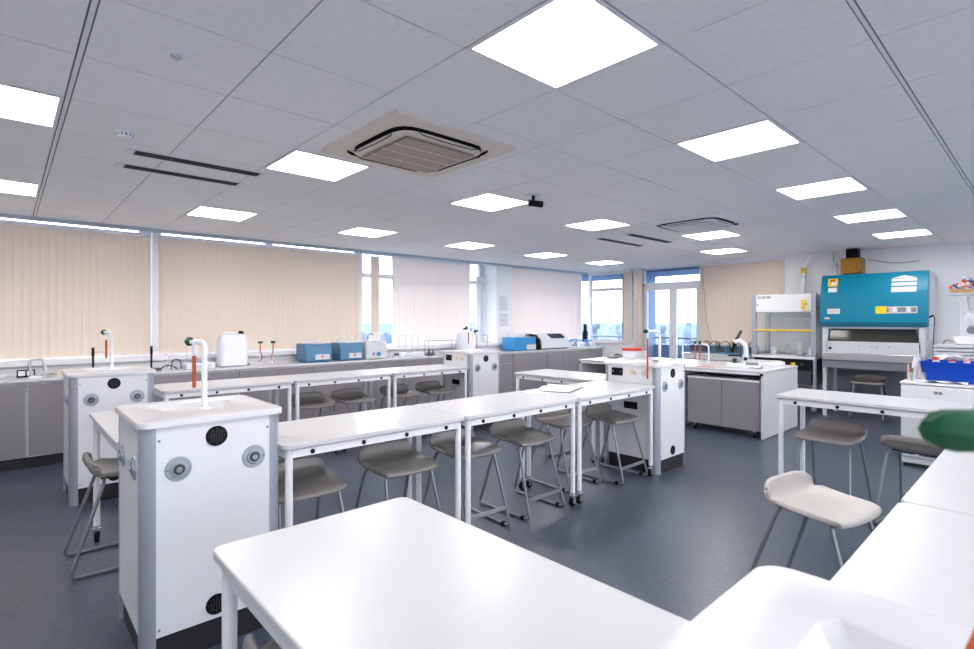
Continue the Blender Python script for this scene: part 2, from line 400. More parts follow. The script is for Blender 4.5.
def cassette(cx, cy, s, m, g, label):
    t = thing('air_conditioner', label, 'air conditioner', (cx, cy, CEIL))
    h = s/2
    outer = rrect(-h, h, -h, h, .03, 4); ri = rrect(-h*.80, h*.80, -h*.80, h*.80, .16, 6)
    # outer flange ring as quads between resampled loops
    def resample(p, n):
        p = [Vector((a, b, 0)) for a, b in p]; L = [0]
        for k in range(len(p)): L.append(L[-1]+(p[(k+1) % len(p)]-p[k]).length)
        out = []
        for q in range(n):
            d_ = L[-1]*q/n; k = max(i for i in range(len(p)) if L[i] <= d_+1e-9)
            seg = L[k+1]-L[k]; f = (d_-L[k])/seg if seg > 0 else 0
            out.append(p[k].lerp(p[(k+1) % len(p)], f))
        return out
    N = 64; a = []; 
    for q in range(N):
        th = 2*math.pi*q/N; c_, s_ = math.cos(th), math.sin(th)
        def sup(hh, e): 
            k = (abs(c_)**e+abs(s_)**e)**(-1/e); return (hh*k*c_, hh*k*s_)
        a.append((sup(h, 40), sup(h*.80, 6), sup(h*.715, 6)))
    fl = MB()
    vs = []; 
    for o_, i_, g_ in a: vs += [(o_[0], o_[1], .004), (o_[0], o_[1], -.018), (i_[0], i_[1], -.024), (i_[0], i_[1], .03)]
    fs = []
    for q in range(N):
        q2 = (q+1) % N
        for k in range(3): fs.append((q*4+k, q2*4+k, q2*4+k+1, q*4+k+1))
    fl.add(vs, fs); fl.build('flange', m, t)
    gr = MB(); vs = []; fs = []
    for o_, i_, g_ in a: vs += [(i_[0]*1.0, i_[1]*1.0, -.020), (i_[0]*.999, i_[1]*.999, .012), (g_[0], g_[1], .012), (g_[0], g_[1], -.030)]
    for q in range(N):
        q2 = (q+1) % N
        for k in range(3): fs.append((q*4+k, q2*4+k, q2*4+k+1, q*4+k+1))
    gr.add(vs, fs); gr.build('air_slot', 'black', t)
    pl = MB(); vs = []; fs = []
    for o_, i_, g_ in a: vs += [(g_[0]*.995, g_[1]*.995, -.02), (g_[0], g_[1], -.031), (g_[0]*.93, g_[1]*.93, -.042)]
    for q in range(N):
        q2 = (q+1) % N
        for k in range(2): fs.append((q*3+k, q2*3+k, q2*3+k+1, q*3+k+1))
    fs.append(tuple(q*3+2 for q in range(N)))
    pl.add(vs, fs); pl.build('centre_panel', m, t)
    for k in range(4):
        v = MB(); L_ = h*.50
        pts = [(-L_, h*.745, -.036), (-L_*.85, h*.70, -.042), (0, h*.685, -.044), (L_*.85, h*.70, -.042), (L_, h*.745, -.036)]
        v.tube(fillet(pts, .05), .0035, 6)
        o = v.build('louvre', 'dark', t); o.rotation_euler = (0, 0, k*math.pi/2)
    q = .27*s/.94; g1 = MB().box(-q, q, -q, q, -.058, -.048)
    gg = g1.build('grille', g, t, bevel=.004)
    ln = MB()
    for k in (-.5, 0, .5): ln.box(-q, q, k*q-.004, k*q+.004, -.061, -.057)
    for k in range(26): x = -q+.02+k*(2*q-.04)/25; ln.box(x-.0015, x+.0015, -q+.01, q-.01, -.0600, -.0575)
    ln.build('grille_ribs', m if g == 'grille2' else 'acbeige', gg)
    return t
cassette(2.07, 2.95, .96, 'acbeige', 'grille', 'cream square cassette air conditioner with brown grille, near one')
cassette(6.13, 2.93, .96, 'wmetal', 'grille2', 'white square cassette air conditioner with grey grille, farther one')
def slot(x0, x1, y, label):
    t = thing('slot_vent', label, 'vent', ((x0+x1)/2, y, CEIL), 0, 'black slot vents in the ceiling')
    L = (x1-x0)/2
    f = MB(); f.box(-L-.04, L+.03, -.075, -.062, -.004, .003).box(-L-.04, L+.03, .062, .075, -.004, .003).box(-L-.05, -L, -.06, .06, -.008, .003).box(L, L+.03, -.06, .06, -.004, .003)
    f.build('frame', 'grid', t)
    b = MB().box(-L, L, -.06, .06, -.002, .002)
    s = b.build('slot', 'black', t)
    MB().box(-L, L, -.002, .002, -.004, -.002).build('blade', 'dark', s)
slot(.66, 1.50, 4.34, 'black slot vent near the smoke detector, nearer of that pair')
slot(.66, 1.47, 4.77, 'black slot vent near the smoke detector, the one closer to the blinds')
slot(6.2, 7.35, 3.93, 'black slot vent right of the square light, nearer the far air conditioner')
slot(6.2, 7.35, 4.42, 'black slot vent by the far windows, the one farther from the air conditioner')
t = thing('sprinkler_head', 'round white recessed sprinkler rosette with dark centre in ceiling tile', 'sprinkler', (.553, 2.62, CEIL))
MB().lathe([(.055, .0), (.05, -.007), (.025, -.010), (.024, -.004), (0, -.004)], n=28).build('rosette', 'wmetal', t)
MB().lathe([(.020, -.004), (.014, -.018), (.016, -.022), (0, -.024)], n=18).build('nozzle', 'steel', t)
t = thing('smoke_detector', 'white round smoke detector on the ceiling near the left slot vents', 'smoke detector', (.546, 3.90, CEIL))
MB().lathe([(.055, 0), (.055, -.012), (.045, -.016), (.043, -.034), (.034, -.044), (0, -.044)], n=28).build('housing', 'wmetal', t)
mb = MB()
for k in range(12):
    a = 2*math.pi*k/12; mb.box(.040*math.cos(a)-.005, .040*math.cos(a)+.005, .040*math.sin(a)-.005, .040*math.sin(a)+.005, -.032, -.022)
mb.build('vent_slots', 'dark', t)
t = thing('security_camera', 'small black ceiling security camera beside a lit square panel', 'camera', (3.63, 3.31, CEIL))
MB().lathe([(.075, 0), (.075, -.006), (0, -.006)], n=28).build('mount', 'wmetal', t)
MB().cyl((0, 0, -.006), (0, 0, -.07), .014).box(-.02, .02, -.02, .02, -.075, -.05).build('arm', 'black', t)
MB().cyl((-.05, .02, -.075), (.07, -.05, -.085), .030).build('camera_body', 'black', t)
MB().cyl((.07, -.05, -.085), (.082, -.057, -.086), .024).build('lens_ring', 'steel', t)
t = thing('ceiling_sensor', 'small pale round sensor on the ceiling near the far slot vents', 'sensor', (7.7, 3.68, CEIL))
MB().lathe([(.045, 0), (.04, -.012), (.02, -.02), (0, -.022)], n=20).build('housing', 'wmetal', t)

# ---------------------------------------------------------------- vertical blinds
def blind(x0, x1, zt, zb, label, axis='x', at=7.875, w=.089, openness=9, fabric='blind'):
    if axis == 'x': openness = -openness
    n = max(1, round((x1-x0)/(w*.86))); L = x1-x0
    if axis == 'x': t = thing('vertical_blind', label, 'blind', ((x0+x1)/2, at, zb), 0, 'cream vertical blinds')
    else: t = thing('vertical_blind', label, 'blind', (at, (x0+x1)/2, zb), R(90), 'cream vertical blinds')
    H = zt-zb; s = MB(); ch = []
    for k in range(n):
        cx = -L/2+(k+.5)*L/n; a = R(openness+random.uniform(-2, 2)); dx = w/2*math.cos(a); dy = w/2*math.sin(a)
        cur = [(-1, 0), (-.5, .004), (0, .0055), (.5, .004), (1, 0)]
        vs = []
        for (q, e) in cur:
            x = cx+q*dx; y = q*dy-e
            vs += [(x, y, 0), (x, y, H-.03)]
        b = len(cur); fs = [(2*i, 2*i+2, 2*i+3, 2*i+1) for i in range(b-1)]
        s.add(vs, fs); ch.append((cx, .0))
    o = s.build('slats', fabric, t, smooth=False)
    m_ = o.modifiers.new('thick', 'SOLIDIFY'); m_.thickness = .001
    MB().box(-L/2, L/2, -.018, .018, H-.028, H+.008).build('headrail', 'rail', t)
    MB().tube([(-L/2+.02, .03, .02), (L/2-.02, .03, .02)], .0018, 5).build('bottom_chain', 'rail', t)
    return t
blind(X0+.02, 1.365, 2.632, 1.095, 'cream vertical blind at the left picture edge, left of the white window post')
blind(1.465, 4.33, 2.632, 1.095, 'long cream vertical blind behind the white jerrycan and blue centrifuges')
blind(4.575, 4.72, 2.62, 1.095, 'single narrow bundle of blind slats in the slim window left of centre')
blind(4.99, 6.78, 2.645, 1.095, 'pale backlit vertical blind behind the glass balance and the carboy', fabric='backlitblind')
blind(7.88, 10.38, 2.66, 1.095, 'pale backlit vertical blind right of the notices, above the blue and silver instruments', fabric='backlitblind')
blind(6.53, 6.73, 2.67, 1.02, 'narrow cream blind bundle immediately right of the big far window', 'y', 10.46)
blind(6.27, 6.43, 2.67, .02, 'narrow cream blind bundle immediately left of the glazed door', 'y', 10.46)
blind(3.36, 4.93, 2.67, .40, 'cream vertical blind on far wall between glazed door and fume cupboard', 'y', 10.44)
tag(MB().tube(fillet([(10.40, 4.86, 2.6), (10.40, 4.80, 1.6), (10.38, 4.66, 1.05)], .2), .004, 5).build('blind_cord', 'midgrey'), 'thin dark cord hanging down the blind beside the glazed door', 'cord')

# notices on the pillar
def notice(z0, z1, label):
    t = thing('notice', label, 'notice', (7.645, 7.798, z0), 0, 'notices on the pillar')
    H = z1-z0; MB().box(-.14, .14, -.002, .001, 0, H).build('sheet', 'paper', t)
    p = MB(); n = int(H/.028)
    for k in range(n):
        z = H-.03-k*.026
        if z < .01: break
        p.box(-.12, random.uniform(.05, .12), -.003, -.002, z-.006, z+.004)
    p.build('text_lines', 'print', t)
notice(1.72, 2.04, 'white printed notice on the pillar, the upper of two')
notice(1.41, 1.69, 'white printed notice on the pillar, the lower of two')

# ---------------------------------------------------------------- window-wall cabinets and worktop
BF = 7.16; BZ = .92
def cabinet(x0, x1, style, label):
    t = thing('base_cabinet', label, 'cabinet', (x0, BF, 0), 0, 'grey cabinets under the window worktop')
    W = x1-x0; D = 7.78-BF
    MB().box(0.002, W-.002, .022, D, .12, BZ-.035).build('body', 'wmetal', t)
    MB().box(.002, W-.002, .05, D, 0, .12).build('plinth', 'plinth', t)
    def front(a, b, z0, z1, nm='door'):
        o = MB().box(a+.003, b-.003, 0, .02, z0, z1).build(nm, 'grey', t, bevel=.0015); return o
    zt = BZ-.05
    if style == 'single': front(0.01, W-.01, .13, zt)
    elif style == 'double': front(0, W/2, .13, zt); front(W/2, W, .13, zt)
    elif style == 'drawer': front(0, W, .70, zt, 'drawer'); front(0, W, .13, .695)
    return t
xs = [(-1.69, -.83, 'single'), (-.83, .165, 'single'), (.165, 1.24, 'single'), (1.24, 2.235, 'single'), (2.235, 3.235, 'double'), (3.235, 4.24, 'double'), (4.24, 5.24, 'double'), (5.24, 6.24, 'double'),
      (6.24, 6.76, 'drawer'), (6.76, 7.27, 'drawer'), (7.27, 8.29, 'single'), (8.29, 9.27, 'double'), (9.27, 10.24, 'double')]
names = ['grey window cabinet outside the left picture edge', 'grey window cabinet cut by the left picture edge', 'grey wide-panel window cabinet left of the far-left service column',
         'grey window cabinet under the stirring stands', 'grey window cabinet under the white jerrycan', 'grey two-door window cabinet under the left blue centrifuge',
         'grey two-door window cabinet under the pale water bath', 'grey two-door window cabinet under the glass balance', 'grey window cabinet behind the middle service column, left one with drawer',
         'grey drawer cabinet beside the middle service column on its right', 'grey single wide-door cabinet under the blue instrument', 'grey two-door cabinet under the silver and black machine',
         'grey two-door cabinet at the far right end of the window worktop']
for (a, b, s), n in zip(xs, names): cabinet(a, b, s, n)
t = thing('worktop', 'long white worktop running under the window blinds', 'worktop', (0, 0, 0))
MB().box(X0+.01, 7.0, BF-.015, 7.79, BZ-.028, BZ).build('slab', 'solid', t, bevel=.004)
MB().box(7.004, 10.32, BF-.015, 7.79, BZ-.028, BZ).build('slab', 'solid', t, bevel=.004)
MB().box(X0+.01, 10.30, 7.775, 7.79, BZ, BZ+.08).build('upstand', 'solid', t)
tag(MB().box(10.26, 10.31, BF, 7.78, 0, BZ-.03).build('end_panel', 'wmetal'), 'white end panel closing the window cabinets near the corner', 'panel')

# ---------------------------------------------------------------- lab tables
TZ = .89
def make_table(label, group, L=1.215, W=.65):
    # long axis x from 0..L, y 0..W
    t = thing('lab_table', label, 'table', (0, 0, 0), 0, group)
    top = MB().rbox(0, L, 0, W, TZ-.026, TZ, .035, 6); top.build('tabletop', 'white', t, bevel=.004)
    ap = MB()
    ap.box(.05, L-.05, .018, .040, TZ-.073, TZ-.034).box(.05, L-.05, W-.040, W-.018, TZ-.073, TZ-.034)
    ap.box(.018, .040, .05, W-.05, TZ-.073, TZ-.034).box(L-.040, L-.018, .05, W-.05, TZ-.073, TZ-.034)
    ap.box(.03, L-.03, .03, W-.03, TZ-.034, TZ-.026)
    fr = ap.build('frame', 'wmetal', t)
    for side in (0,):
        for q in (.13, .38, .62, .87):
            c = MB(); y = .018 if side == 0 else W-.018; s_ = -1 if side == 0 else 1
            c.cyl((q*L, y, TZ-.054), (q*L, y+s_*.006, TZ-.054), .0125, n=14); c.build('fixing_cap', 'black', fr)
    for (x, y) in ((.04, .04), (L-.04, .04), (.04, W-.04), (L-.04, W-.04)):
        lg = MB().cyl((x, y, .11), (x, y, TZ-.034), .020, n=20).build('leg', 'wmetal', t)
        cs = MB().cyl((x, y, .085), (x, y, .12), .012).box(x-.012, x+.012, y-.026, y+.026, .070, .090).box(x-.018, x+.018, y-.020, y-.015, .025, .085).box(x-.018, x+.018, y+.015, y+.020, .025, .085).box(x+.01, x+.05, y-.015, y+.015, .075, .085)
        cs.build('castor', 'chrome', lg)
        MB().lathe([(.012, -.013), (.034, -.013), (.037, -.008), (.037, .008), (.034, .013), (.012, .013)], (x, y, .037), 18, 'y').build('wheel', 'black', lg)
    return t
R1Y = 2.66
TB = make_table('long white lab table at left of the middle row, next to the near service column', 'white lab tables')
TB.location = (1.045, R1Y, 0)
L_ = 1.2
def tbl(x, y, rot, label): return dup(TB, (x, y, 0), R(rot), label, 'white lab tables')
tbl(2.267, R1Y, 0, 'white lab table in the centre of the middle row, under the open book')
tbl(3.489, R1Y, 0, 'white lab table at the right end of the middle row, against a service column')
tbl(1.045, 5.47, 0, 'white lab table of the back row next to the far-left service column')
tbl(2.267, 5.47, 0, 'white lab table in the middle of the back row, below the blue centrifuges')
tbl(3.489, 5.47, 0, 'white lab table at the right end of the back row, against the middle service column')
tbl(1.078, 3.33, 90, 'white lab table joining the two left service columns')
tbl(4.63, 4.555, -90, 'white lab table standing crosswise behind the open book')
tbl(1.075, .40, 90, 'large white lab table filling the bottom foreground')
tbl(1.12, -.27, 0, 'white lab table at the right edge, nearest the foreground sink unit')
tbl(2.342, -.27, 0, 'white lab table at the right edge under the green tap knob')
tbl(3.563, -.27, 0, 'white lab table beyond the right picture edge')
tbl(4.88, 1.65, -90, 'long narrow-looking white lab table in front of the under-counter fridge')

# ---------------------------------------------------------------- service columns
def socket_round(p, nrm, parent):
    # grey round socket with dark centre, on face with outward normal nrm ('-y','-x')
    def q(a, b, c): # a along face, b outward, c up
        return {'-y': (p[0]+a, p[1]-b, p[2]+c), '-x': (p[0]-b, p[1]+a, p[2]+c), '+x': (p[0]+b, p[1]+a, p[2]+c), '+y': (p[0]+a, p[1]+b, p[2]+c)}[nrm]
    s = MB().cyl(q(0,0,0), q(0,.006,0), .055, .052, 28).cyl(q(0,.006,0), q(0,.014,0), .036, .031, 24)
    o = s.build('round_outlet', 'alu', parent)
    MB().cyl(q(0,.0142,0), q(0,.0150,0), .024, n=20).build('outlet_hole', 'dark', o)
    MB().cyl(q(0,.015,0), q(0,.022,0), .013, n=16).cyl(q(.044,.006,0), q(.044,.008,0), .004, n=8).cyl(q(-.044,.006,0), q(-.044,.008,0), .004, n=8).build('outlet_cap', 'chrome', o)
CT = 1.088; CW = .605; CD = .635
def make_column(label):
    t = thing('service_column', label, 'sink unit', (0, 0, 0), 0, 'white service columns')
    r = .058
    MB().box(r, CW-r, .004, CD-.004, .138, CT-.03).box(.004, CW-.004, r, CD-r, .138, CT-.03).build('body', 'panel', t)
    MB().box(.02, CW-.02, .02, CD-.02, 0, .138).build('plinth', 'plinth', t)
    for (cx, cy, a0) in ((r, r, 180), (CW-r, r, 270), (CW-r, CD-r, 0), (r, CD-r, 90)):
        pts = [(cx, cy)]+[(cx+r*math.cos(R(a0+90*i/8)), cy+r*math.sin(R(a0+90*i/8))) for i in range(9)]
        MB().prism(pts, 0, CT-.03).build('corner_post', 'alu', t)
    for z in (.99, .203):
        vent = MB().cyl((CW/2, .004, z), (CW/2, .0, z), .047, n=32).build('black_vent', 'black', t)
        ho = MB()
        for a in range(-3, 4):
            for b in range(-3, 4):
                if a*a+b*b < 10: ho.cyl((CW/2+a*.011, .0, z+b*.011), (CW/2+a*.011, -.001, z+b*.011), .003, n=6)
        ho.build('vent_holes', 'dark', vent)
    for q in (.145, CW-.135): socket_round((q, .004, .865), '-y', t)
    for q in (.16, CD-.17): socket_round((.004, q, .865), '-x', t)
    sc_ = MB()
    for (x, z) in ((r+.012, 1.0), (CW-r-.012, 1.0), (r+.012, .17), (CW-r-.012, .17)): sc_.cyl((x, .004, z), (x, .001, z), .006, n=10)
    sc_.build('screws', 'midgrey', t)
    # top with an oval moulded basin
    o = .012; N = 48
    pts = rrect(-o, CW+o, -o, CD+o, .05, 11)
    cx, cy = .31, .37; vs = []; fs = []
    n = len(pts)
    ring = []
    for k, (x, y) in enumerate(pts):
        a = math.atan2((y-cy)/.42, (x-cx)/.5)
        ring.append(a)
    def sup(a, A_, B_, e=4):
        c_, s_ = math.cos(a), math.sin(a); k_ = (abs(c_)**e+abs(s_)**e)**(-1/e); return cx+A_*k_*c_, cy+B_*k_*s_
    for k, (x, y) in enumerate(pts):
        a = ring[k]
        vs += [(x, y, CT-.028), (x, y, CT-.004), (x*.992+.0025, y*.992+.0025, CT)]
        for (A_, B_, z) in ((.215, .165, CT), (.208, .158, CT-.003), (.195, .145, CT-.018), (.16, .11, CT-.028), (.0, .0, CT-.030)):
            p = sup(a, A_, B_); vs.append((p[0], p[1], z))
    K = 8
    for k in range(n):
        k2 = (k+1) % n
        for j in range(K-1): fs.append((k*K+j, k2*K+j, k2*K+j+1, k*K+j+1))
    fs.append(tuple(k*K for k in range(n)))
    tp = MB().add(vs, fs).build('sink_top', 'solid', t)
    return t
COLS = {}
c1 = make_column('white service column with round outlets at left foreground, the nearest full one')
c1.location = (.427, R1Y, 0)
def gas_panel(cc):
    # -x face fittings above the table: black double socket, two cream gas taps; black socket below
    p = MB().box(-.006, .004, .40, .53, .955, 1.035).build('black_socket', 'black', cc)
    MB().cyl((-.006, .42, 1.0), (-.009, .42, 1.0), .008, n=10).cyl((-.006, .51, 1.0), (-.009, .51, 1.0), .008, n=10).build('socket_screws', 'chrome', p)
    for y in (.15, .27): MB().lathe([(.012,0),(.026,0),(.026,.012),(.012,.012)], (-.010, y, 1.0), 20, 'x').cyl((-.01, y, 1.0), (.004, y, 1.0), .008, n=8).box(-.012, -.004, y-.002, y+.05, .997, 1.003).build('gas_tap', 'cream', cc)
    MB().box(-.008, .004, .23, .38, .625, .695).build('lower_socket', 'black', cc)
def side_swap(cc, keep):  # remove outlets on the -x face for the far columns
    for ch in list(cc.children):
        if ch.name.startswith('round_outlet') and sum(v.co.x for v in ch.data.vertices)/len(ch.data.vertices) < .02:
            for g in list(ch.children): bpy.data.objects.remove(g)
            bpy.data.objects.remove(ch)
cols = [dup(c1, (.386, 5.47, 0), 0, 'white service column farthest left, in front of the window blinds'),
        dup(c1, (4.73, R1Y, 0), 0, 'white service column right of centre with a swan-neck tap and orange hose'),
        dup(c1, (4.71, 5.47, 0), 0, 'white service column in the middle distance beside the back row of tables'),
        dup(c1, (.415, -.28, 0), 0, 'white sink unit in the bottom right corner, its basin cut by the picture edge')]
for cc in (cols[1], cols[2]): side_swap(cc, 0); gas_panel(cc)

# swan-neck taps standing on the columns (each a thing)
def make_tap(label, n_knob=1, h=.335, reach=(-.032, .058), hose=.16):
    t = thing('swan_neck_tap', label, 'tap', (0, 0, 0), 0, 'white swan-neck taps with orange hoses')
    MB().lathe([(.03, 0), (.03, .006), (.018, .010), (.0, .010)], n=20).build('base', 'wmetal', t)
    u = Vector((reach[0], reach[1], 0))
    pts = [(0, 0, .008), (0, 0, h), tuple(u+Vector((0, 0, h)))]
    MB().tube(fillet(pts, .06, 8), .0135, 14).build('neck', 'wmetal', t)
    e = u+Vector((0, 0, h)); w = Vector((u.y, -u.x, 0)).normalized()
    MB().cyl(tuple(e-Vector((0,0,.004))), tuple(e-Vector((0,0,.060))), .011, n=12).cyl(tuple(e-w*.02), tuple(e+w*.03), .010, n=12).build('nozzle', 'wmetal', t)
    f = u.normalized()
    k = MB(); k.cyl(tuple(e+f*.0), tuple(e+f*.02), .008, n=12); 
    k.build('spindle', 'chrome', t)
    g = MB(); N = 16; a = w; b = Vector((0, 0, 1)); vs = []
    for d_, rr in ((.015, .014), (.018, .020), (.040, .021), (.046, .015)):
        for i in range(N):
            th = 2*math.pi*i/N; q = rr*(1+.10*math.cos(4*th)); vs.append(e+f*d_+a*(q*math.cos(th))+b*(q*math.sin(th)))
    fs = [(r_*N+i, r_*N+(i+1) % N, (r_+1)*N+(i+1) % N, (r_+1)*N+i) for r_ in range(3) for i in range(N)]
    fs += [tuple(range(N-1, -1, -1)), tuple(3*N+i for i in range(N))]
    g.add(vs, fs).build('green_knob', 'green', t)
    if hose: MB().cyl(tuple(e-Vector((0,0,.072))), tuple(e-Vector((0,0,.072+hose))), .009, n=12).build('orange_hose', 'orange', t)
    MB().cyl(tuple(e-Vector((0,0,.055))), tuple(e-Vector((0,0,.076))), .006, n=10).build('hose_barb', 'chrome', t)
    return t
tp = make_tap('white swan-neck tap with green knob and orange hose on the nearest service column')
tp.location = (.735, 2.89, CT)
dup(tp, (.705, 5.75, CT), 0, 'white swan-neck tap with short orange hose on the far-left service column')
tp3 = make_tap('white swan-neck tap with long orange hose on the right-of-centre service column', reach=(-.215, .01), hose=.40)
tp3.location = (4.90, 2.735, CT)
dup(tp, (5.05, 5.80, CT), 0, 'white swan-neck tap with thin orange tubing on the middle-distance service column')
# near tap over the foreground sink: big green knob and orange hose enter the frame
t = thing('foreground_tap', 'out-of-focus tap with green knob at the right picture edge', 'tap', (.735, -.06, CT))
MB().lathe([(.03, 0), (.03, .006), (.018, .010), (.0, .010)], n=20).build('base', 'wmetal', t)
MB().tube(fillet([(0, 0, .008), (0, 0, .335), (-.035, .05, .335)], .05, 8), .0135, 14).build('neck', 'wmetal', t)
N = 16; ax = Vector((-.736, .677, 0)); a = Vector((ax.y, -ax.x, 0)); vs = []
e0 = Vector((-.019, .107, .333)); g = MB()
for d_, rr in ((0, .0185), (.003, .020), (.038, .020), (.052, .0165), (.060, .010)):
    for i in range(N):
        th = 2*math.pi*i/N; q = rr*(1+.08*math.cos(6*th)); vs.append(e0+ax*d_+a*(q*math.cos(th))+Vector((0,0,1))*(q*math.sin(th)))
fs = [(r_*N+i, r_*N+(i+1) % N, (r_+1)*N+(i+1) % N, (r_+1)*N+i) for r_ in range(4) for i in range(N)]
fs += [tuple(range(N-1, -1, -1)), tuple(4*N+i for i in range(N))]
g.add(vs, fs).build('green_knob', 'green', t)
MB().cyl(tuple(e0-ax*.02), tuple(e0), .010, n=12).cyl((.0,.04,.332), tuple(e0-ax*.015), .011, n=12).build('spindle', 'wmetal', t)
MB().tube(fillet([(-.01, .085, .33), (-.018, .09, .22), (-.042, .105, .135), (-.075, .13, .075)], .05), .010, 12).build('orange_hose', 'orange', t)

# ---------------------------------------------------------------- stools
def make_stool(label, seatmat='seat'):
    t = thing('lab_stool', label, 'stool', (0, 0, 0), 0, 'lab stools')
    prof = [(-.203, .545), (-.214, .556), (-.213, .570), (-.198, .579), (-.14, .584), (-.04, .580), (.06, .580), (.125, .584), (.155, .597), (.168, .630), (.173, .668), (.178, .681), (.194, .683), (.203, .672), (.208, .630)]
    US = [-1, -.965, -.85, -.6, -.3, 0, .3, .6, .85, .965, 1]; U = 11; vs = []; fs = []
    for (y, z) in prof:
        for i in range(U):
            u = US[i]
            wr = .215-.012*max(0, (abs(y)-.15)/.06)
            zz = z; yy = y
            if y < .13: zz += .030*abs(u)**5*max(0, min(1, (y+.15)/.28)) - .004*(1-u*u)
            yy += (-.035*abs(u)**5 if y > .10 else 0)
            if z > .62: zz -= .035*abs(u)**9
            if y < -.19: yy += .03*abs(u)**4
            vs.append((u*wr, yy, zz))
    for k in range(len(prof)-1):
        for i in range(U-1): fs.append((k*U+i, k*U+i+1, (k+1)*U+i+1, (k+1)*U+i))
    o = MB().add(vs, fs).build('seat', seatmat, t)
    # side skirts thicken the rim
    m_ = o.modifiers.new('thick', 'SOLIDIFY'); m_.thickness = .027; m_.offset = -1
    m_ = o.modifiers.new('sub', 'SUBSURF'); m_.levels = 2; m_.render_levels = 2
    for s_ in (-1, 1):
        pts = [(s_*.015, -.12, .550), (s_*.175, -.125, .548), (s_*.212, -.275, .0125), (s_*.212, .290, .0125), (s_*.178, .115, .550), (s_*.015, .115, .550)]
        MB().tube(fillet(pts, .045, 6), .0105, 10).build('side_frame', 'tube', t)
        MB().box(s_*.212-.013, s_*.212+.013, -.215, -.185, .0, .026).build('foot_glide', 'black', t)
    MB().box(-.150, .150, -.14, .13, .553, .560).build('seat_plate', 'black', t)
    zb = .145; yb = -.125-.15*(.558-zb)/.545
    MB().box(-.205, .205, yb-.004, yb+.006, zb-.013, zb+.013).build('footrest', 'steel', t)
    return t
ST = make_stool('grey stool tucked under the middle row, leftmost beside the near service column')
ST.location = (1.27, 2.99, 0)
def stool(x, y, rot, label): return dup(ST, (x, y, 0), R(rot), label, 'lab stools')
stool(1.935, 2.985, 0, 'grey stool under the middle row, second from the near service column')
stool(2.54, 3.01, -2, 'grey stool under the middle row, straddling the gap between first and second table')
stool(3.14, 2.985, 1, 'grey stool under the middle row in front of the open book')
stool(3.90, 3.17, -4, 'grey stool under the right table of the middle row, behind its two left legs')
stool(4.42, 2.985, 0, 'grey stool under the middle row next to the service column with black socket')
stool(2.59, 5.80, 0, 'grey stool under the back row, leftmost')
stool(3.12, 5.80, 0, 'grey stool under the back row, second from left')
stool(3.80, 5.80, 0, 'grey stool under the back row, third from left')
stool(4.34, 5.78, 0, 'grey stool under the back row, rightmost, by the middle service column')
stool(.565, 4.12, 90, 'grey stool seen sideways behind the near service column')
stool(.66, 1.32, 90, 'stool mostly hidden beneath the foreground table')
stool(4.68, 4.05, -90, 'stool behind the middle row at the crosswise table, only its legs visible')
f = make_stool('grey stool with seat colour lightened as if brightly lit, free in the right foreground', 'litseat'); f.location = (3.13, .835, 0); f.rotation_euler = (0, 0, R(-10)); f.scale = (1.06, 1.04, 1.0)
stool(5.03, 1.27, -93, 'grey stool beneath the crosswise table, left of the green knob')
stool(5.03, .68, 82, 'grey stool seen from behind, partly covered by the green tap knob')
stool(9.90, 1.98, -88, 'grey stool under the teal safety cabinet')

# ---------------------------------------------------------------- bench benches on castors (island in front of far windows)
def island(x0, x1, y0, y1, label, cab=True, zt=.88):
    t = thing('island_bench', label, 'bench', (x0, y0, 0), 0, 'white island benches')
    W = x1-x0; L = y1-y0
    MB().box(0, W, 0, L, zt-.026, zt).build('worktop', 'solid', t, bevel=.003)
    for y in (.003, L-.028):
        MB().box(.02, W-.01, y, y+.025, .01, zt-.03).build('end_panel', 'white', t)
    MB().box(.0, .03, .03, L-.03, zt-.055, zt-.03).build('rail', 'wmetal', t); MB().box(W-.04, W-.015, .03, L-.03, zt-.10, zt-.03).build('rail', 'wmetal', t)
    for y in (.0, L-.035): MB().box(-.004, .022, y, y+.03, zt-.058, zt-.032).build('corner_cap', 'black', t)
    MB().box(W*.52, W*.54, .03, L-.03, .1, zt-.03).build('divider', 'grey', t)
    return t
def mobile_cabinet(x, y0, y1, label):
    t = thing('mobile_cabinet', label, 'cabinet', (x, y0, 0), 0, 'grey mobile cabinets')
    L = y1-y0
    MB().box(.02, .52, 0, L, .10, .73).build('body', 'wmetal', t)
    MB().box(.0, .52, -.002, L+.002, .73, .75).build('top', 'wmetal', t)
    for (a, b) in ((0, L/2), (L/2, L)):
        MB().box(0, .02, a+.003, b-.003, .10, .722).build('door', 'grey', t, bevel=.0015)
    for (a, b) in ((.06, .08), (.06, L-.08), (.46, .08), (.46, L-.08)):
        c = MB().cyl((a, b, .07), (a, b, .10), .012).box(a-.02, a+.02, b-.02, b-.015, .03, .08).box(a-.02, a+.02, b+.015, b+.02, .03, .08).box(a-.02,a+.02,b-.02,b+.02,.075,.082).build('castor', 'chrome', t)
        MB().lathe([(.01, -.012), (.032, -.012), (.035, 0), (.032, .012), (.01, .012)], (a, b, .035), 16, 'y').build('wheel', 'black', c)
island(7.08, 8.42, 2.53, 3.70, 'white island bench with grey mobile cabinet and microscope on top')
island(7.08, 8.42, 3.71, 5.42, 'white island bench carrying the box with red lid')
mobile_cabinet(7.13, 2.585, 3.55, 'grey two-door cabinet on castors under the microscope bench')
mobile_cabinet(7.20, 3.80, 4.80, 'grey two-door cabinet on castors under the bench with the red-lidded box')

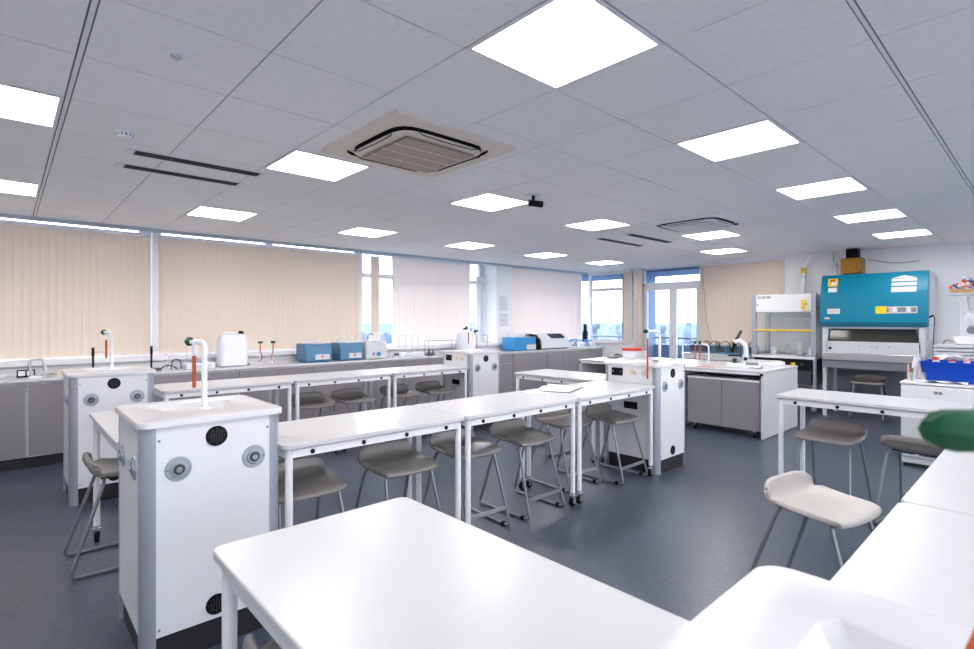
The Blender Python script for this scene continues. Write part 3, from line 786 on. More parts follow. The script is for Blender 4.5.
# far bench along the blind with power supplies
t = thing('side_bench', 'white bench along the far blind carrying blue power supplies', 'bench', (9.72, 3.68, 0))
MB().box(0, .66, 0, 1.29, .87, .90).build('worktop', 'solid', t)
MB().box(.02, .05, .02, 1.27, .80, .87).build('rail', 'wmetal', t)
for (a, b) in ((.05, .05), (.05, 1.24), (.61, .05), (.61, 1.24)): MB().cyl((a, b, 0), (a, b, .87), .022).build('leg', 'wmetal', t)
MB().box(.05, .61, .05, 1.24, .45, .47).build('shelf', 'midgrey', t)
def power_supply(x, y, label, m='blue'):
    t = thing('power_supply', label, 'power supply', (x, y, .90), 0, 'blue power supplies with leads')
    MB().box(0, .26, 0, .225, 0, .15).build('case', m, t, bevel=.01)
    MB().box(-.004, .0, .02, .20, .03, .13).build('front_panel', 'dark', t)
    c = MB()
    for k in range(3):
        a = random.uniform(.04, .2); b = a+random.uniform(-.12, .12)
        c.tube(fillet([(-.0, a, .11), (-.04, a, .14), (.05, (a+b)/2, .24), (.15, b, .22), (.2, b, .15)], .06, 4), .006, 6)
    c.build('cables', 'black', t)
for y, n in ((3.70, 'rightmost'), (3.95, 'second from right'), (4.20, 'middle'), (4.45, 'second from left'), (4.70, 'leftmost')):
    power_supply(9.95, y, 'blue power supply with black leads on the far bench, %s of five' % n)
t = thing('beaker_rack', 'clear glass jars on the far bench beside the fume cupboard', 'glassware', (10.0, 3.55, .90))

bpy.data.objects.remove(t)

# ---------------------------------------------------------------- items on the island benches
Z8 = .88
t = thing('microscope', 'white and black microscope on the island bench', 'microscope', (7.62, 3.06, Z8), R(202))
t.scale = (1.15, 1.15, 1.12)
MB().rbox(-.09, .09, -.12, .10, 0, .045, .03).build('base', 'frost', t, bevel=.005)
MB().tube(fillet([(0, .07, .04), (0, .10, .16), (0, .09, .27), (0, .02, .33), (0, -.03, .31)], .08, 6), .028, 12).build('arm', 'frost', t)
MB().box(-.07, .07, -.10, .05, .13, .145).build('stage', 'black', t)
MB().cyl((0, -.03, .29), (0, -.05, .17), .024, .014).cyl((0, -.03, .27), (.02, -.08, .19), .011).build('objectives', 'black', t)
MB().cyl((0, -.02, .32), (0, .045, .45), .020, .017).build('eyepiece', 'dark', t)
MB().cyl((-.05, .09, .10), (.05, .09, .10), .022).build('focus_knob', 'black', t)
MB().cyl((0, -.03, .045), (0, -.03, .10), .025).build('condenser', 'dark', t)
t = thing('flat_instrument', 'flat white instrument slab at the right end of the microscope bench', 'instrument', (7.95, 2.68, Z8), 0)
MB().box(0, .42, 0, .48, 0, .05).build('case', 'frost', t, bevel=.01); MB().box(.02, .38, .03, .45, .05, .062).build('lid', 'white', t)
t = thing('balance', 'pale portable balance with dark grey cover on the microscope bench', 'balance', (7.55, 2.72, Z8), R(20))
MB().rbox(0, .20, 0, .22, 0, .03, .02).build('base', 'frost', t); MB().rbox(.07, .19, .03, .19, .03, .065, .03).build('cover', 'midgrey', t, bevel=.01)
MB().tube(fillet([(.02, 0, .02), (-.04, -.03, .006), (-.08, .06, .006), (-.04, .14, .006)], .04), .005, 6).build('cable', 'dark', t)
tag(MB().box(7.20, 7.25, 3.22, 3.58, Z8, Z8+.006).build('ruler', 'orange'), 'orange ruler lying on the microscope bench', 'ruler')
t = thing('double_gas_tap', 'tall white tap with two green knobs and orange hoses on the island bench', 'tap', (7.95, 3.62, Z8))
MB().lathe([(.03, 0), (.03, .006), (.015, .01), (0, .01)], n=16).build('base', 'wmetal', t)
MB().tube(fillet([(0, 0, 0), (0, 0, .27), (-.08, .15, .30)], .04), .012).build('neck', 'wmetal', t)
for q in (0, 1):
    y = .10+q*.06; k = MB().cyl((-.08-q*.03, y, .29), (-.08-q*.03, y, .33), .022); k.build('green_knob', 'green', t)
    MB().cyl((-.08-q*.03, y, .05), (-.08-q*.03, y, .26), .009).build('orange_hose', 'orange', t)
tag(MB().lathe([(.025, 0), (.025, .006), (.011, .01), (.010, .30), (.013, .31), (0, .31)], (7.62, 3.87, Z8), 16).build('service_post', 'wmetal'), 'thin white upright post on the island bench left of the double tap', 'post')
t = thing('storage_box', 'white box with bright red lid on the island bench', 'box', (8.0, 4.92, Z8))
MB().rbox(0, .22, 0, .26, 0, .12, .015).build('box', 'frost', t, bevel=.004); MB().rbox(-.01, .23, -.01, .27, .12, .165, .02).build('lid', 'red', t, bevel=.005)
t = thing('glass_jar', 'clear lidded jar beside the red-lidded box', 'jar', (8.1, 4.80, Z8))
MB().lathe([(.055, 0), (.06, .01), (.06, .12), (.045, .14)], n=20).build('body', 'acrylic', t); MB().lathe([(.05, .14), (.05, .165), (0, .165)], n=20).build('lid', 'midgrey', t)
tag(MB().rbox(7.62, 7.78, 5.10, 5.25, Z8, Z8+.02, .02).build('flat_device', 'dark'), 'flat black device lying at the left end of the island bench', 'device')
t = thing('desk_device', 'small dark grey desk device behind the flat black one', 'device', (7.98, 5.22, Z8))
MB().rbox(0, .10, 0, .14, 0, .04, .02).build('base', 'midgrey', t); MB().rbox(.01, .07, .02, .12, .04, .06, .015).build('top', 'dark', t, bevel=.006)
tag(MB().lathe([(.03, 0), (.035, .012), (.02, .02), (0, .02)], (5.20, 2.95, CT), 16).build('soap_dish', 'lilac'), 'small lilac disc on top of the right-of-centre service column', 'dish')

# open book on the middle table row
t = thing('open_book', 'open book with white pages lying on the middle table', 'book', (3.80, 3.12, TZ), R(20))
MB().box(-.215, .215, -.152, .152, 0, .004).build('cover', 'black', t)
for s_ in (-1, 1):
    N = 10; top = []
    for k in range(N+1):
        u = k/N; top.append((s_*(.004+u*.203), .006+.030*math.sin(math.pi*min(1, .12+u*.88))**.6*(1-.25*u)))
    pts = [(x, -.145, z) for x, z in top]+[(s_*.207, -.145, .005), (s_*.004, -.145, .005)]
    pg = MB().slab(pts, (0, .29, 0)).build('page_block', 'paper', t)
    tx = MB()
    for k in range(13):
        x0 = .035; x1 = .18 if k % 5 else .12; y = .11-k*.018; q = []
        for m_ in range(6):
            x = x0+(x1-x0)*m_/5; u = (x-.004)/.203; q.append((s_*x, .0068+.030*math.sin(math.pi*min(1, .12+u*.88))**.6*(1-.25*u)))
        vs = [(x, y, z) for x, z in q]+[(x, y+.006, z) for x, z in q]
        tx.add(vs, [(i, i+1, 7+i, 6+i) for i in range(5)])
    tx.build('printed_lines', 'print', pg)
tag(MB().box(3.36, 3.55, 3.02, 3.22, TZ, TZ+.004).build('paper_sheet', 'paper'), 'loose white sheet of paper left of the open book', 'paper')

# ---------------------------------------------------------------- items on the window worktop
ZB = BZ
t = thing('twin_socket', 'pedestal power socket with two white outlets on a black plate', 'socket', (.09, 7.45, ZB))
MB().box(0, .15, 0, .06, 0, .08).build('housing', 'black', t, bevel=.004)
for x in (.012, .082): MB().box(x, x+.056, -.004, 0, .02, .07).build('outlet', 'wmetal', t)
t = thing('bench_lamp', 'small chrome goose-neck bench lamp beside the twin socket', 'lamp', (.235, 7.38, ZB))
MB().lathe([(.06, 0), (.06, .01), (.03, .02), (0, .02)], n=20).build('base', 'wmetal', t)
MB().tube(fillet([(-.02, 0, .01), (-.05, 0, .13), (-.03, 0, .20), (.06, 0, .20), (.085, 0, .10)], .03, 5), .013).build('neck', 'steel', t)
MB().cyl((.085, 0, .12), (.087, 0, .07), .015, .02).build('head', 'steel', t)
tag(MB().box(.42, .53, 7.42, 7.52, ZB, ZB+.06).build('small_carton', 'cream', bevel=.003), 'small pale carton on the window worktop left of the far-left column', 'box')
tag(MB().rbox(-.22, .02, 7.40, 7.62, ZB, ZB+.035, .04).build('shallow_tray', 'ltgrey', bevel=.005), 'shallow grey tray on the window worktop at the left picture edge', 'tray')
t = thing('clamp_tray', 'low metal clamps heap on the window worktop beside the small carton', 'clamps', (.33, 7.5, ZB))
MB().tube([(0, 0, .01), (.05, .03, .03), (.12, .0, .012)], .008).tube([(.02, .04, .01), (.10, .05, .02)], .006).build('clamp', 'steel', t)
def stirrer(x, label):
    t = thing('electrode_stand', label, 'laboratory stand', (x, 7.45, ZB), 0, 'black rod stands with clear arms')
    MB().rbox(-.10, .10, -.07, .07, 0, .03, .02).build('base', 'dark', t)
    MB().cyl((0, 0, .03), (0, 0, .22), .011).cyl((0, 0, .20), (0, 0, .30), .016, .013).build('rod', 'black', t)
    MB().tube(fillet([(.02, 0, .24), (.10, 0, .25), (.19, 0, .18), (.16, 0, .02)], .06, 5), .010).build('arm', 'acrylic', t)
    MB().tube(fillet([(.08, -.03, .01), (.14, -.05, .06), (.22, -.03, .05), (.27, 0, .006)], .03, 4), .007).build('cable', 'black', t)
stirrer(.74, 'black rod stand behind the top of the far-left service column')
stirrer(1.31, 'black rod stand right of the far-left service column')
tag(MB().tube(fillet([(1.50, 7.35, ZB+.007), (1.51, 7.35, ZB+.13), (1.60, 7.35, ZB+.13), (1.61, 7.35, ZB+.007)], .05, 5), .007).build('wire_loop', 'dark'), 'dark wire loop between rod stand and white balance', 'wire')
def draft_balance(x, w, label, hgt=.35):
    t = thing('laboratory_balance', label, 'balance', (x, 7.45, ZB), 0, 'white laboratory balances')
    MB().rbox(0, w, -.12, .12, 0, .07, .03).build('base', 'frost', t, bevel=.008)
    MB().box(.05, w-.05, -.125, -.115, .02, .05).build('display', 'ltgrey', t)
    g = MB()
    for (a, b) in ((.03, .0), (w*.36, 0), (w*.64, 0), (w-.03, 0)): g.cyl((a, b, .07), (a, b, hgt), .006, n=8)
    g.box(.03, w*.36, -.005, .005, hgt-.008, hgt).box(w*.64, w-.03, -.005, .005, hgt-.008, hgt)
    g.build('glass_frame', 'ltgrey', t)
    MB().lathe([(.0, .07), (.06, .075), (.065, .085), (0, .085)], (w/2, 0, 0), 18).build('pan', 'steel', t)
draft_balance(1.66, .34, 'white balance with upright frame behind the nearest tap')
draft_balance(4.82, .46, 'white balance with glass uprights between the water bath and wire rack', .36)
t = thing('jerrycan', 'large translucent white jerrycan with black cap on the window worktop', 'jerrycan', (2.06, 7.32, ZB))
JW, JD, JH = .34, .26, .44
can = MB()
secs = [(0, .03, 0), (.02, .0, 0), (.36, .0, 0), (.41, .02, 0), (.43, .06, 0)]
vs = []; N = None
for z, ins, _ in secs:
    p = rrect(ins, JW-ins, ins, JD-ins, max(.02, .055-ins*.3), 5); N = len(p); vs += [(a, b, z) for a, b in p]
fs = [(k*N+i, k*N+(i+1) % N, (k+1)*N+(i+1) % N, (k+1)*N+i) for k in range(len(secs)-1) for i in range(N)]
fs += [tuple(range(N-1, -1, -1)), tuple((len(secs)-1)*N+i for i in range(N))]
can.add(vs, fs).build('body', 'frost', t)
MB().tube(fillet([(.06, .13, .42), (.08, .13, .442), (.20, .13, .442), (.23, .13, .42)], .02, 4), .014).build('handle', 'frost', t)
MB().cyl((.275, .13, .41), (.29, .13, .465), .032).build('cap', 'black', t)
def gas_jet(x, label, s_=1):
    t = thing('gas_jet', label, 'gas tap', (x, 7.58, ZB), 0, 'slim gas taps with green tops')
    MB().lathe([(.022, 0), (.022, .006), (.008, .01), (.007, .29), (0, .29)], n=12).build('stem', 'wmetal', t)
    MB().cyl((-.02, 0, .30), (.035, 0, .30), .017).build('green_knob', 'green', t)
    MB().tube(fillet([(.0, -.02, .28), (.0, -.03, .16), (.03*s_, -.02, .08), (-.03*s_, 0, .01)], .03, 4), .007, 8).build('orange_hose', 'orange', t)
gas_jet(2.635, 'slim gas tap with green top and orange tube, left of a pair beside jerrycan')
gas_jet(2.81, 'slim gas tap with green top and orange tube, right of a pair beside jerrycan', -1)
tag(MB().rbox(2.45, 2.56, 7.42, 7.50, ZB, ZB+.03, .01).cyl((2.52, 7.44, ZB+.03), (2.57, 7.44, ZB+.05), .015).build('small_clip_device', 'ltgrey'), 'tiny grey clip device between the jerrycan and gas taps', 'device')
def centrifuge(x, w, label):
    t = thing('centrifuge', label, 'centrifuge', (x, 7.26, ZB), 0, 'blue benchtop centrifuges')
    H = .27; D = .34
    b = MB().slab([(0, 0, .02), (0, .0, H-.10), (0, .05, H), (0, D, H), (0, D, .02)], (w, 0, 0))
    b.box(.02, w-.02, .02, D-.02, 0, .02)
    b.build('case', 'blue', t, bevel=.012)
    MB().slab([(.0, -.012, .04), (0, -.004, .115), (0, .002, .115), (0, .002, .04)], (w*.55, 0, 0)).build('control_panel', 'white', t).location = (w*.36, 0, 0)
    MB().cyl((w*.62, -.02, .085), (w*.62, .0, .085), .014).build('red_button', 'red', t)
    MB().lathe([(w*.42, H-.004), (w*.42, H+.012), (w*.38, H+.05), (w*.2, H+.075), (0, H+.08)], (w/2, D/2+.02, 0), 28).build('clear_lid', 'acrylic', t)
    MB().lathe([(w*.44, H-.006), (w*.44, H+.006), (w*.40, H+.006), (w*.40, H-.006)], (w/2, D/2+.02, 0), 28).build('lid_rim', 'ltgrey', t)
centrifuge(3.16, .40, 'blue benchtop centrifuge with clear lid, left of two')
centrifuge(3.70, .375, 'blue benchtop centrifuge with pale lid, right of two')
t = thing('water_bath', 'pale grey water bath with blue knob and clear cover', 'water bath', (4.14, 7.28, ZB))
MB().rbox(0, .37, 0, .34, .01, .27, .015).build('case', 'ltgrey', t, bevel=.004)
MB().cyl((.22, 0, .08), (.22, -.02, .08), .034).build('blue_knob', 'blue2', t)
MB().box(.12, .145, -.004, 0, .06, .10).box(.32, .33, -.004, 0, .07, .08).build('switch', 'dark', t)
MB().slab([(0, .02, .27), (0, .07, .42), (0, .28, .42), (0, .33, .27)], (.36, 0, 0)).build('clear_cover', 'acrylic', t)
MB().tube(fillet([(.10, .12, .29), (.08, .12, .36), (.16, .12, .40), (.20, .12, .37)], .04, 5), .012).build('blue_handle', 'blue2', t)
MB().box(.12, .33, .08, .26, .275, .285).build('tray', 'steel', t)
t = thing('timer', 'small dark-screened timer beside the water bath', 'timer', (4.66, 7.32, ZB))
MB().rbox(0, .12, 0, .06, 0, .085, .01).build('case', 'ltgrey', t); MB().box(.015, .10, -.004, 0, .03, .075).build('screen', 'dark', t)
t = thing('burner_pair', 'small dark clamps and burners cluster left of the wire rack', 'burner', (5.38, 7.38, ZB))
MB().lathe([(.04, 0), (.04, .01), (.012, .02), (.012, .11), (0, .11)], (.04, 0, 0), 14).build('burner', 'dark', t)
MB().lathe([(.04, 0), (.04, .01), (.012, .02), (.012, .09), (0, .09)], (.14, .02, 0), 14).build('burner', 'dark', t)
MB().box(.0, .2, .03, .06, 0, .05).build('block', 'midgrey', t)
t = thing('wire_rack', 'long thin wire rack on the window worktop', 'rack', (5.45, 7.5, ZB))
r_ = MB()
for y in (-.06, .06):
    r_.tube([(0, y, .0), (0, y, .25), (.62, y, .25), (.62, y, 0)], .004, 6); r_.tube([(0, y, .08), (.62, y, .08)], .004, 6)
for k in range(8): r_.tube([(.62*k/7, -.06, .25), (.62*k/7, .06, .25)], .003, 5)
r_.build('wires', 'tube', t)
t = thing('carboy', 'white aspirator carboy with black caps behind the middle service column', 'carboy', (6.30, 7.42, ZB))
MB().lathe([(0, 0), (.17, 0), (.18, .02), (.18, .32), (.145, .38), (.05, .42), (.05, .44), (0, .44)], n=28).build('body', 'frost', t)
MB().cyl((0, 0, .44), (0, 0, .47), .055).cyl((.1, -.1, .40), (.16, -.14, .42), .022).build('cap', 'black', t)
MB().tube(fillet([(.12, -.12, .38), (.15, -.14, .25), (.10, -.15, .05)], .05), .006).build('red_tube', 'orange', t)
t = thing('chrome_mixer_tap', 'slim chrome tap with two knobs at the narrow open window', 'tap', (6.95, 7.55, ZB))
MB().tube(fillet([(0, 0, 0), (0, 0, .33), (-.18, -.05, .33)], .05), .009).build('spout', 'chrome', t)
MB().cyl((-.03, 0, .18), (-.09, 0, .18), .016).cyl((.03, 0, .18), (.09, 0, .18), .016).cyl((-.06, 0, .18), (.06, 0, .18), .008).build('knob', 'chrome', t)
t = thing('blue_instrument', 'bright blue box instrument with clear domed cover right of the notices', 'instrument', (7.42, 7.26, ZB))
MB().box(0, .62, 0, .36, .012, .27).build('case', 'blue2', t, bevel=.008)
MB().box(.35, .62, -.006, .0, .02, .12).build('control_panel', 'white', t)
MB().cyl((.43, -.012, .08), (.43, 0, .08), .012).build('dial', 'pink', t)
MB().slab([(.06, .04, .27), (.16, .04, .34), (.30, .04, .36), (.42, .04, .33), (.50, .04, .27)], (0, .28, 0)).build('clear_cover', 'acrylic', t)
t = thing('thermal_cycler', 'silver and black benchtop machine with dark display', 'instrument', (8.12, 7.24, ZB))
side = [(0, 0, .02), (0, .02, .20), (0, .14, .31), (0, .38, .33), (0, .42, .26), (0, .42, .02)]
MB().slab(side, (.08, 0, 0)).build('side_shell', 'black', t, bevel=.01)
o = MB().slab([(.08, -.005, .02), (.08, .015, .21), (.08, .14, .325), (.08, .38, .335), (.08, .42, .26), (.08, .42, .02)], (.92, 0, 0)).build('body', 'ltgrey', t, bevel=.015)
a = Vector((0, .015, .21)); b = Vector((0, .14, .325)); nn = Vector((0, -.115, .125)).normalized()*.006
p0 = a.lerp(b, .12)+nn; p1 = a.lerp(b, .92)+nn
MB().slab([(.42, p0.y, p0.z), (.88, p0.y, p0.z), (.84, p1.y, p1.z), (.38, p1.y, p1.z)], (0, -.004, .004)).build('display', 'screen', t)
MB().box(.05, .95, .02, .40, 0, .02).build('base', 'dark', t)
def small_unit(x, w, h, label):
    t = thing('bench_instrument', label, 'instrument', (x, 7.35, ZB), 0, 'white instruments at the end of the worktop')
    MB().slab([(0, 0, 0), (0, .02, h*.6), (0, .15, h), (0, .26, h), (0, .26, 0)], (w, 0, 0)).build('case', 'frost', t, bevel=.01)
    MB().cyl((w*.2, 0, h*.4), (w*.2, -.012, h*.4), .016).cyl((w*.4, 0, h*.4), (w*.4, -.012, h*.4), .016).build('knob', 'dark', t)
    m_ = MB()
    for k in range(4): m_.tube(fillet([(random.uniform(.1, w-.1), -.02, .01), (random.uniform(.1, w), .04, h+.07), (random.uniform(.1, w), .1, h+.03), (random.uniform(.2, w), .2, h)], .05, 4), .007, 6)
    m_.build('cables', 'blue2', t)
small_unit(9.25, .42, .13, 'white instrument with dark knobs and blue leads right of the silver machine')
small_unit(9.72, .52, .11, 'low white instrument with blue leads at the worktop end by the corner')
t = thing('upright_device', 'slim black upright device at the corner window', 'device', (10.28, 7.69, .92))
MB().rbox(-.05, .05, -.04, .04, 0, .36, .01).build('base', 'black', t); MB().rbox(-.03, .03, -.03, .03, .36, .52, .01).build('top', 'black', t)

# ---------------------------------------------------------------- fume cupboard
t = thing('fume_cupboard', 'grey framed glass fume cupboard with yellow sash handle', 'fume cupboard', (9.72, 2.66, 0))
FW, FD = 1.0, .70   # width along y, depth along x
for (x, y) in ((0, 0), (0, FW-.07), (FD-.07, 0), (FD-.07, FW-.07)):
    MB().box(x, x+.07, y, y+.07, .04 if x == 0 else .9, 1.99).build('post', 'ltgrey' if 0 else 'alu', t, bevel=.005)
MB().box(.005, FD-.02, .07, FW-.07, 1.67, 1.975).build('hood', 'wmetal', t, bevel=.008)
lab = MB().box(-.002, .005, FW-.33, FW-.10, 1.905, 1.955).build('label_plate', 'paper', t)
mk = MB()
for k, w in ((0, .018), (1, .018), (2, .010), (3, .018), (4, .018), (6, .03), (7, .02)): mk.box(-.004, -.002, FW-.13-k*.026, FW-.13-k*.026+w, 1.912, 1.948)
mk.build('label_marks', 'midgrey', lab)
MB().cyl((-.004, FW-.10, 1.80), (.006, FW-.10, 1.80), .012).cyl((-.004, .14, 1.80), (.006, .14, 1.80), .012).build('lock', 'black', t)
MB().box(.012, .018, .07, FW-.07, 1.0, 1.67).build('sash_glass', 'hoodglass', t)
MB().box(.07, FD-.07, .015, .02, .95, 1.7).box(.07, FD-.07, FW-.02, FW-.015, .95, 1.7).box(FD-.02, FD-.015, .07, FW-.07, .95, 1.7).build('side_glass', 'acrylic', t)
MB().box(-.02, .02, .05, FW-.05, 1.35, 1.375).build('sash_handle', 'yellow', t)
MB().box(-.02, FD, .02, FW-.02, .89, .93).build('worktop', 'wmetal', t)
MB().box(0, FD, .04, FW-.04, .46, .89).build('control_cabinet', 'dark', t)
MB().box(-.008, 0, .06, FW-.06, .70, .88).build('control_panel', 'black', t)
MB().cyl((-.03, .20, .80), (-.008, .20, .80), .022).build('green_button', 'green', t)
MB().cyl((-.03, .32, .80), (-.008, .32, .80), .026).cyl((-.03, .35, .80), (-.008, .35, .80), .018).build('yellow_knob', 'yellow', t)
MB().box(.2, FD-.1, .25, .75, 1.55, 1.57).build('inner_lamp_strip', 'white', t)
for (a, b) in ((.05, .05), (.05, FW-.05), (FD-.05, .05), (FD-.05, FW-.05)): MB().cyl((a, b, 0), (a, b, .46), .02).build('leg', 'dark', t)
MB().box(.03, .65, .07, FW-.07, .12, .15).build('shelf', 'alu', t)
for k, (yy, hh) in enumerate(((.15, .16), (.32, .22), (.52, .20), (.75, .14))):
    tag(MB().lathe([(.05, 0), (.055, .01), (.055, hh*.7), (.03, hh*.85), (.03, hh), (0, hh)], (10.05, 2.66+yy, .93), 16).build('reagent_bottle', ['frost', 'ltgrey', 'acrylic', 'frost'][k]),
        ['white reagent bottle inside fume cupboard, nearest the right post', 'tall grey bottle inside fume cupboard', 'clear bottle inside fume cupboard', 'white reagent bottle inside fume cupboard, nearest the left post'][k], 'bottle')
t = thing('extract_pipe', 'white pipe with yellow valve dropping from ceiling behind fume cupboard', 'pipe', (10.38, 3.03, 0))
MB().tube(fillet([(-.0, -.14, 2.70), (0, -.10, 2.66), (0, 0, 2.52), (0, 0, 2.0)], .10, 6), .034, 14).build('pipe', 'wmetal', t)
MB().cyl((0, 0, 2.36), (0, 0, 2.46), .045).build('brass_valve', 'yellow', t)
MB().cyl((0, 0, 2.28), (0, 0, 2.36), .040).build('collar', 'steel', t)
tag(MB().cyl((9.696, 2.83, 1.70), (9.696, 2.83, 1.86), .028).lathe([(.0, 1.885), (.02, 1.88), (.028, 1.86)], (9.696, 2.83, 0), 14).build('yellow_canister', 'yellow'), 'yellow cylinder hanging on the fume cupboard front', 'canister')
t = thing('wall_junction_box', 'small white junction box on the wall left of the amber motor', 'junction box', (10.47, 2.58, 2.42))
MB().box(-.02, .03, -.05, .07, 0, .10).build('box', 'wmetal', t, bevel=.004); MB().cyl((0, .02, .10), (0, .02, .27), .006).build('cable', 'midgrey', t)

# ---------------------------------------------------------------- teal safety cabinet
t = thing('safety_cabinet', 'large teal biological safety cabinet on white stand with glass front', 'safety cabinet', (9.70, 1.25, 0))
SW = 1.345
b = MB().slab([(.0, 0, 1.44), (.0, 0, 1.87), (.105, 0, 2.23), (.125, 0, 2.255), (.16, 0, 2.255), (.16, 0, 1.44)], (0, SW, 0))
b.build('teal_front', 'teal', t, bevel=.006)
MB().box(.16, .74, .005, SW-.005, 1.25, 2.26).build('upper_housing', 'ltgrey', t, bevel=.01)
MB().slab([(-.004, 0, 1.43), (-.006, 0, 1.50), (.02, 0, 1.50), (.02, 0, 1.43)], (0, SW, 0)).build('lower_edge', 'tealdark', t)
def onface(z, off=.002): return max(0, (z-1.87)*(.105/.36))-off
def decal(y0, y1, z0, z1, m, nm, par, thick=.003, off=0):
    return MB().add([(onface(z0)-off, y0, z0), (onface(z0)-off, y1, z0), (onface(z1)-off, y1, z1), (onface(z1)-off, y0, z1),
                     (onface(z0)-off-thick, y0, z0), (onface(z0)-off-thick, y1, z0), (onface(z1)-off-thick, y1, z1), (onface(z1)-off-thick, y0, z1)],
                    [(0,3,2,1),(4,5,6,7),(0,1,5,4),(1,2,6,5),(2,3,7,6),(3,0,4,7)]).build(nm, m, par)
# logo: white roof triangle over three stripes  (y grows to the left of the picture)
lg = decal(.130, .425, 2.112, 2.152, 'white', 'logo', t)
decal(.130, .425, 2.045, 2.092, 'white', 'logo_stripe', lg)
decal(.130, .425, 1.950, 2.025, 'white', 'logo_stripe', lg)
z = 2.160
MB().add([(onface(z), .130, z), (onface(z), .425, z), (onface(2.20), .2775, 2.20), (onface(z)-.003, .130, z), (onface(z)-.003, .425, z), (onface(2.20)-.003, .2775, 2.20)],
         [(0,2,1),(3,4,5),(0,1,4,3),(1,2,5,4),(2,0,3,5)]).build('logo_roof', 'white', lg)
cp = decal(.115, .47, 1.635, 1.735, 'ltgrey', 'control_strip', t)
for k, (y0, y1, m_) in enumerate(((.14, .20, 'midgrey'), (.21, .24, 'paper'), (.26, .36, 'midgrey'), (.38, .41, 'paper'), (.42, .45, 'pink'), (.46, .49, 'midgrey'))):
    decal(y0-.015, y1-.015, 1.652, 1.720, m_, 'control_key', cp, .003, .003)
decal(.472, .61, 1.632, 1.742, 'yellow', 'yellow_label', t)
hl = decal(1.115, 1.25, 2.07, 2.20, 'yellow', 'hazard_label', t)
decal(1.135, 1.20, 2.095, 2.14, 'paper', 'hazard_label_print', hl, .003, .003); decal(1.15, 1.225, 2.15, 2.185, 'orange', 'hazard_symbol', hl, .003, .003)
decal(1.12, 1.24, 1.98, 2.05, 'paper', 'white_label', t)
wl = decal(1.07, 1.24, 1.635, 1.715, 'paper', 'text_label', t); decal(1.10, 1.22, 1.675, 1.69, 'pink', 'text_line', wl, .003, .003); decal(1.12, 1.20, 1.655, 1.663, 'print', 'text_line', wl, .003, .003)
decal(1.21, 1.28, 1.55, 1.58, 'cream', 'small_sticker', t)
# chamber: side walls, glass darkened like the unlit inside, stainless sill
MB().box(.02, .16, .03, .10, .95, 1.44).build('side_post', 'ltgrey', t); MB().box(.02, .16, SW-.10, SW-.03, .95, 1.44).build('side_post', 'ltgrey', t)
MB().slab([(.05, .10, 1.20), (.05, SW-.10, 1.20), (.10, SW-.14, 1.40), (.10, .14, 1.40)], (.005, 0, 0)).build('sash_glass', 'shadedglass', t)
MB().box(.03, .12, .05, SW-.05, 1.40, 1.45).box(.02, .10, .08, SW-.08, 1.02, 1.20).build('front_frame', 'ltgrey', t, bevel=.004)
MB().box(.68, .72, .03, SW-.03, .95, 1.44).box(.16, .72, .03, SW-.03, .93, .95).box(.16, .72, .03, .05, .95, 1.44).box(.16, .72, SW-.05, SW-.03, .95, 1.44).build('steel_chamber', 'steel', t)
MB().box(-.03, .16, .03, SW-.03, .90, 1.02).build('steel_sill', 'steel', t, bevel=.01)
MB().cyl((.0, SW-.14, 1.09), (.02, SW-.14, 1.09), .02).build('lock_plate', 'black', t)
kb = MB()
for y in (.45, .60, .66, .82): kb.cyl((.005, y, 1.13), (.02, y, 1.13), .008)
kb.build('knob', 'dark', t)
MB().box(.0, .70, .03, SW-.03, .78, .90).build('under_tray', 'midgrey', t)
for (x, y) in ((.03, .03), (.03, SW-.08), (.62, .03), (.62, SW-.08)): MB().box(x, x+.05, y, y+.05, 0, .80).build('leg', 'ltgrey', t)
MB().box(.65, .68, .08, SW-.08, .12, .80).build('back_panel', 'midgrey', t)
MB().cyl((.12, -.01, 1.58), (.20, -.03, 1.60), .014).tube(fillet([(.20, -.03, 1.60), (.30, -.04, 1.58), (.25, -.03, 1.2), (.35, -.02, 1.0)], .08), .006).build('mains_plug', 'black', t)
t = thing('extract_motor', 'amber box motor with black cowl on top of the teal cabinet', 'motor', (10.05, 2.11, 2.27))
MB().box(0, .26, .0, .29, .02, .27).build('casing', 'gold', t, bevel=.01)
MB().box(.02, .24, .03, .25, 0, .02).build('foot', 'dark', t)
MB().box(.03, .22, .06, .22, .27, .42).build('cowl', 'black', t, bevel=.006)
MB().cyl((.12, .29, .20), (.12, .38, .20), .035).cyl((.12, .29, .07), (.12, .36, .07), .030).build('pipe_stub', 'steel', t)
MB().box(.04, .20, .29, .32, .03, .24).build('side_plate', 'ltgrey', t)
tag(MB().tube(fillet([(10.44, 2.10, 2.53), (10.46, 1.8, 2.45), (10.47, 1.6, 2.44), (10.47, 1.45, 2.46)], .1, 4), .006, 6).build('slack_cable', 'midgrey'), 'slack grey cable on the wall above the teal cabinet', 'cable')
tag(MB().tube(fillet([(10.46, 1.04, 1.9), (10.46, .98, 1.8), (10.46, .98, 1.0)], .05, 4), .012, 8).build('wall_conduit', 'wall'), 'pale conduit running down the wall right of the teal cabinet', 'conduit')

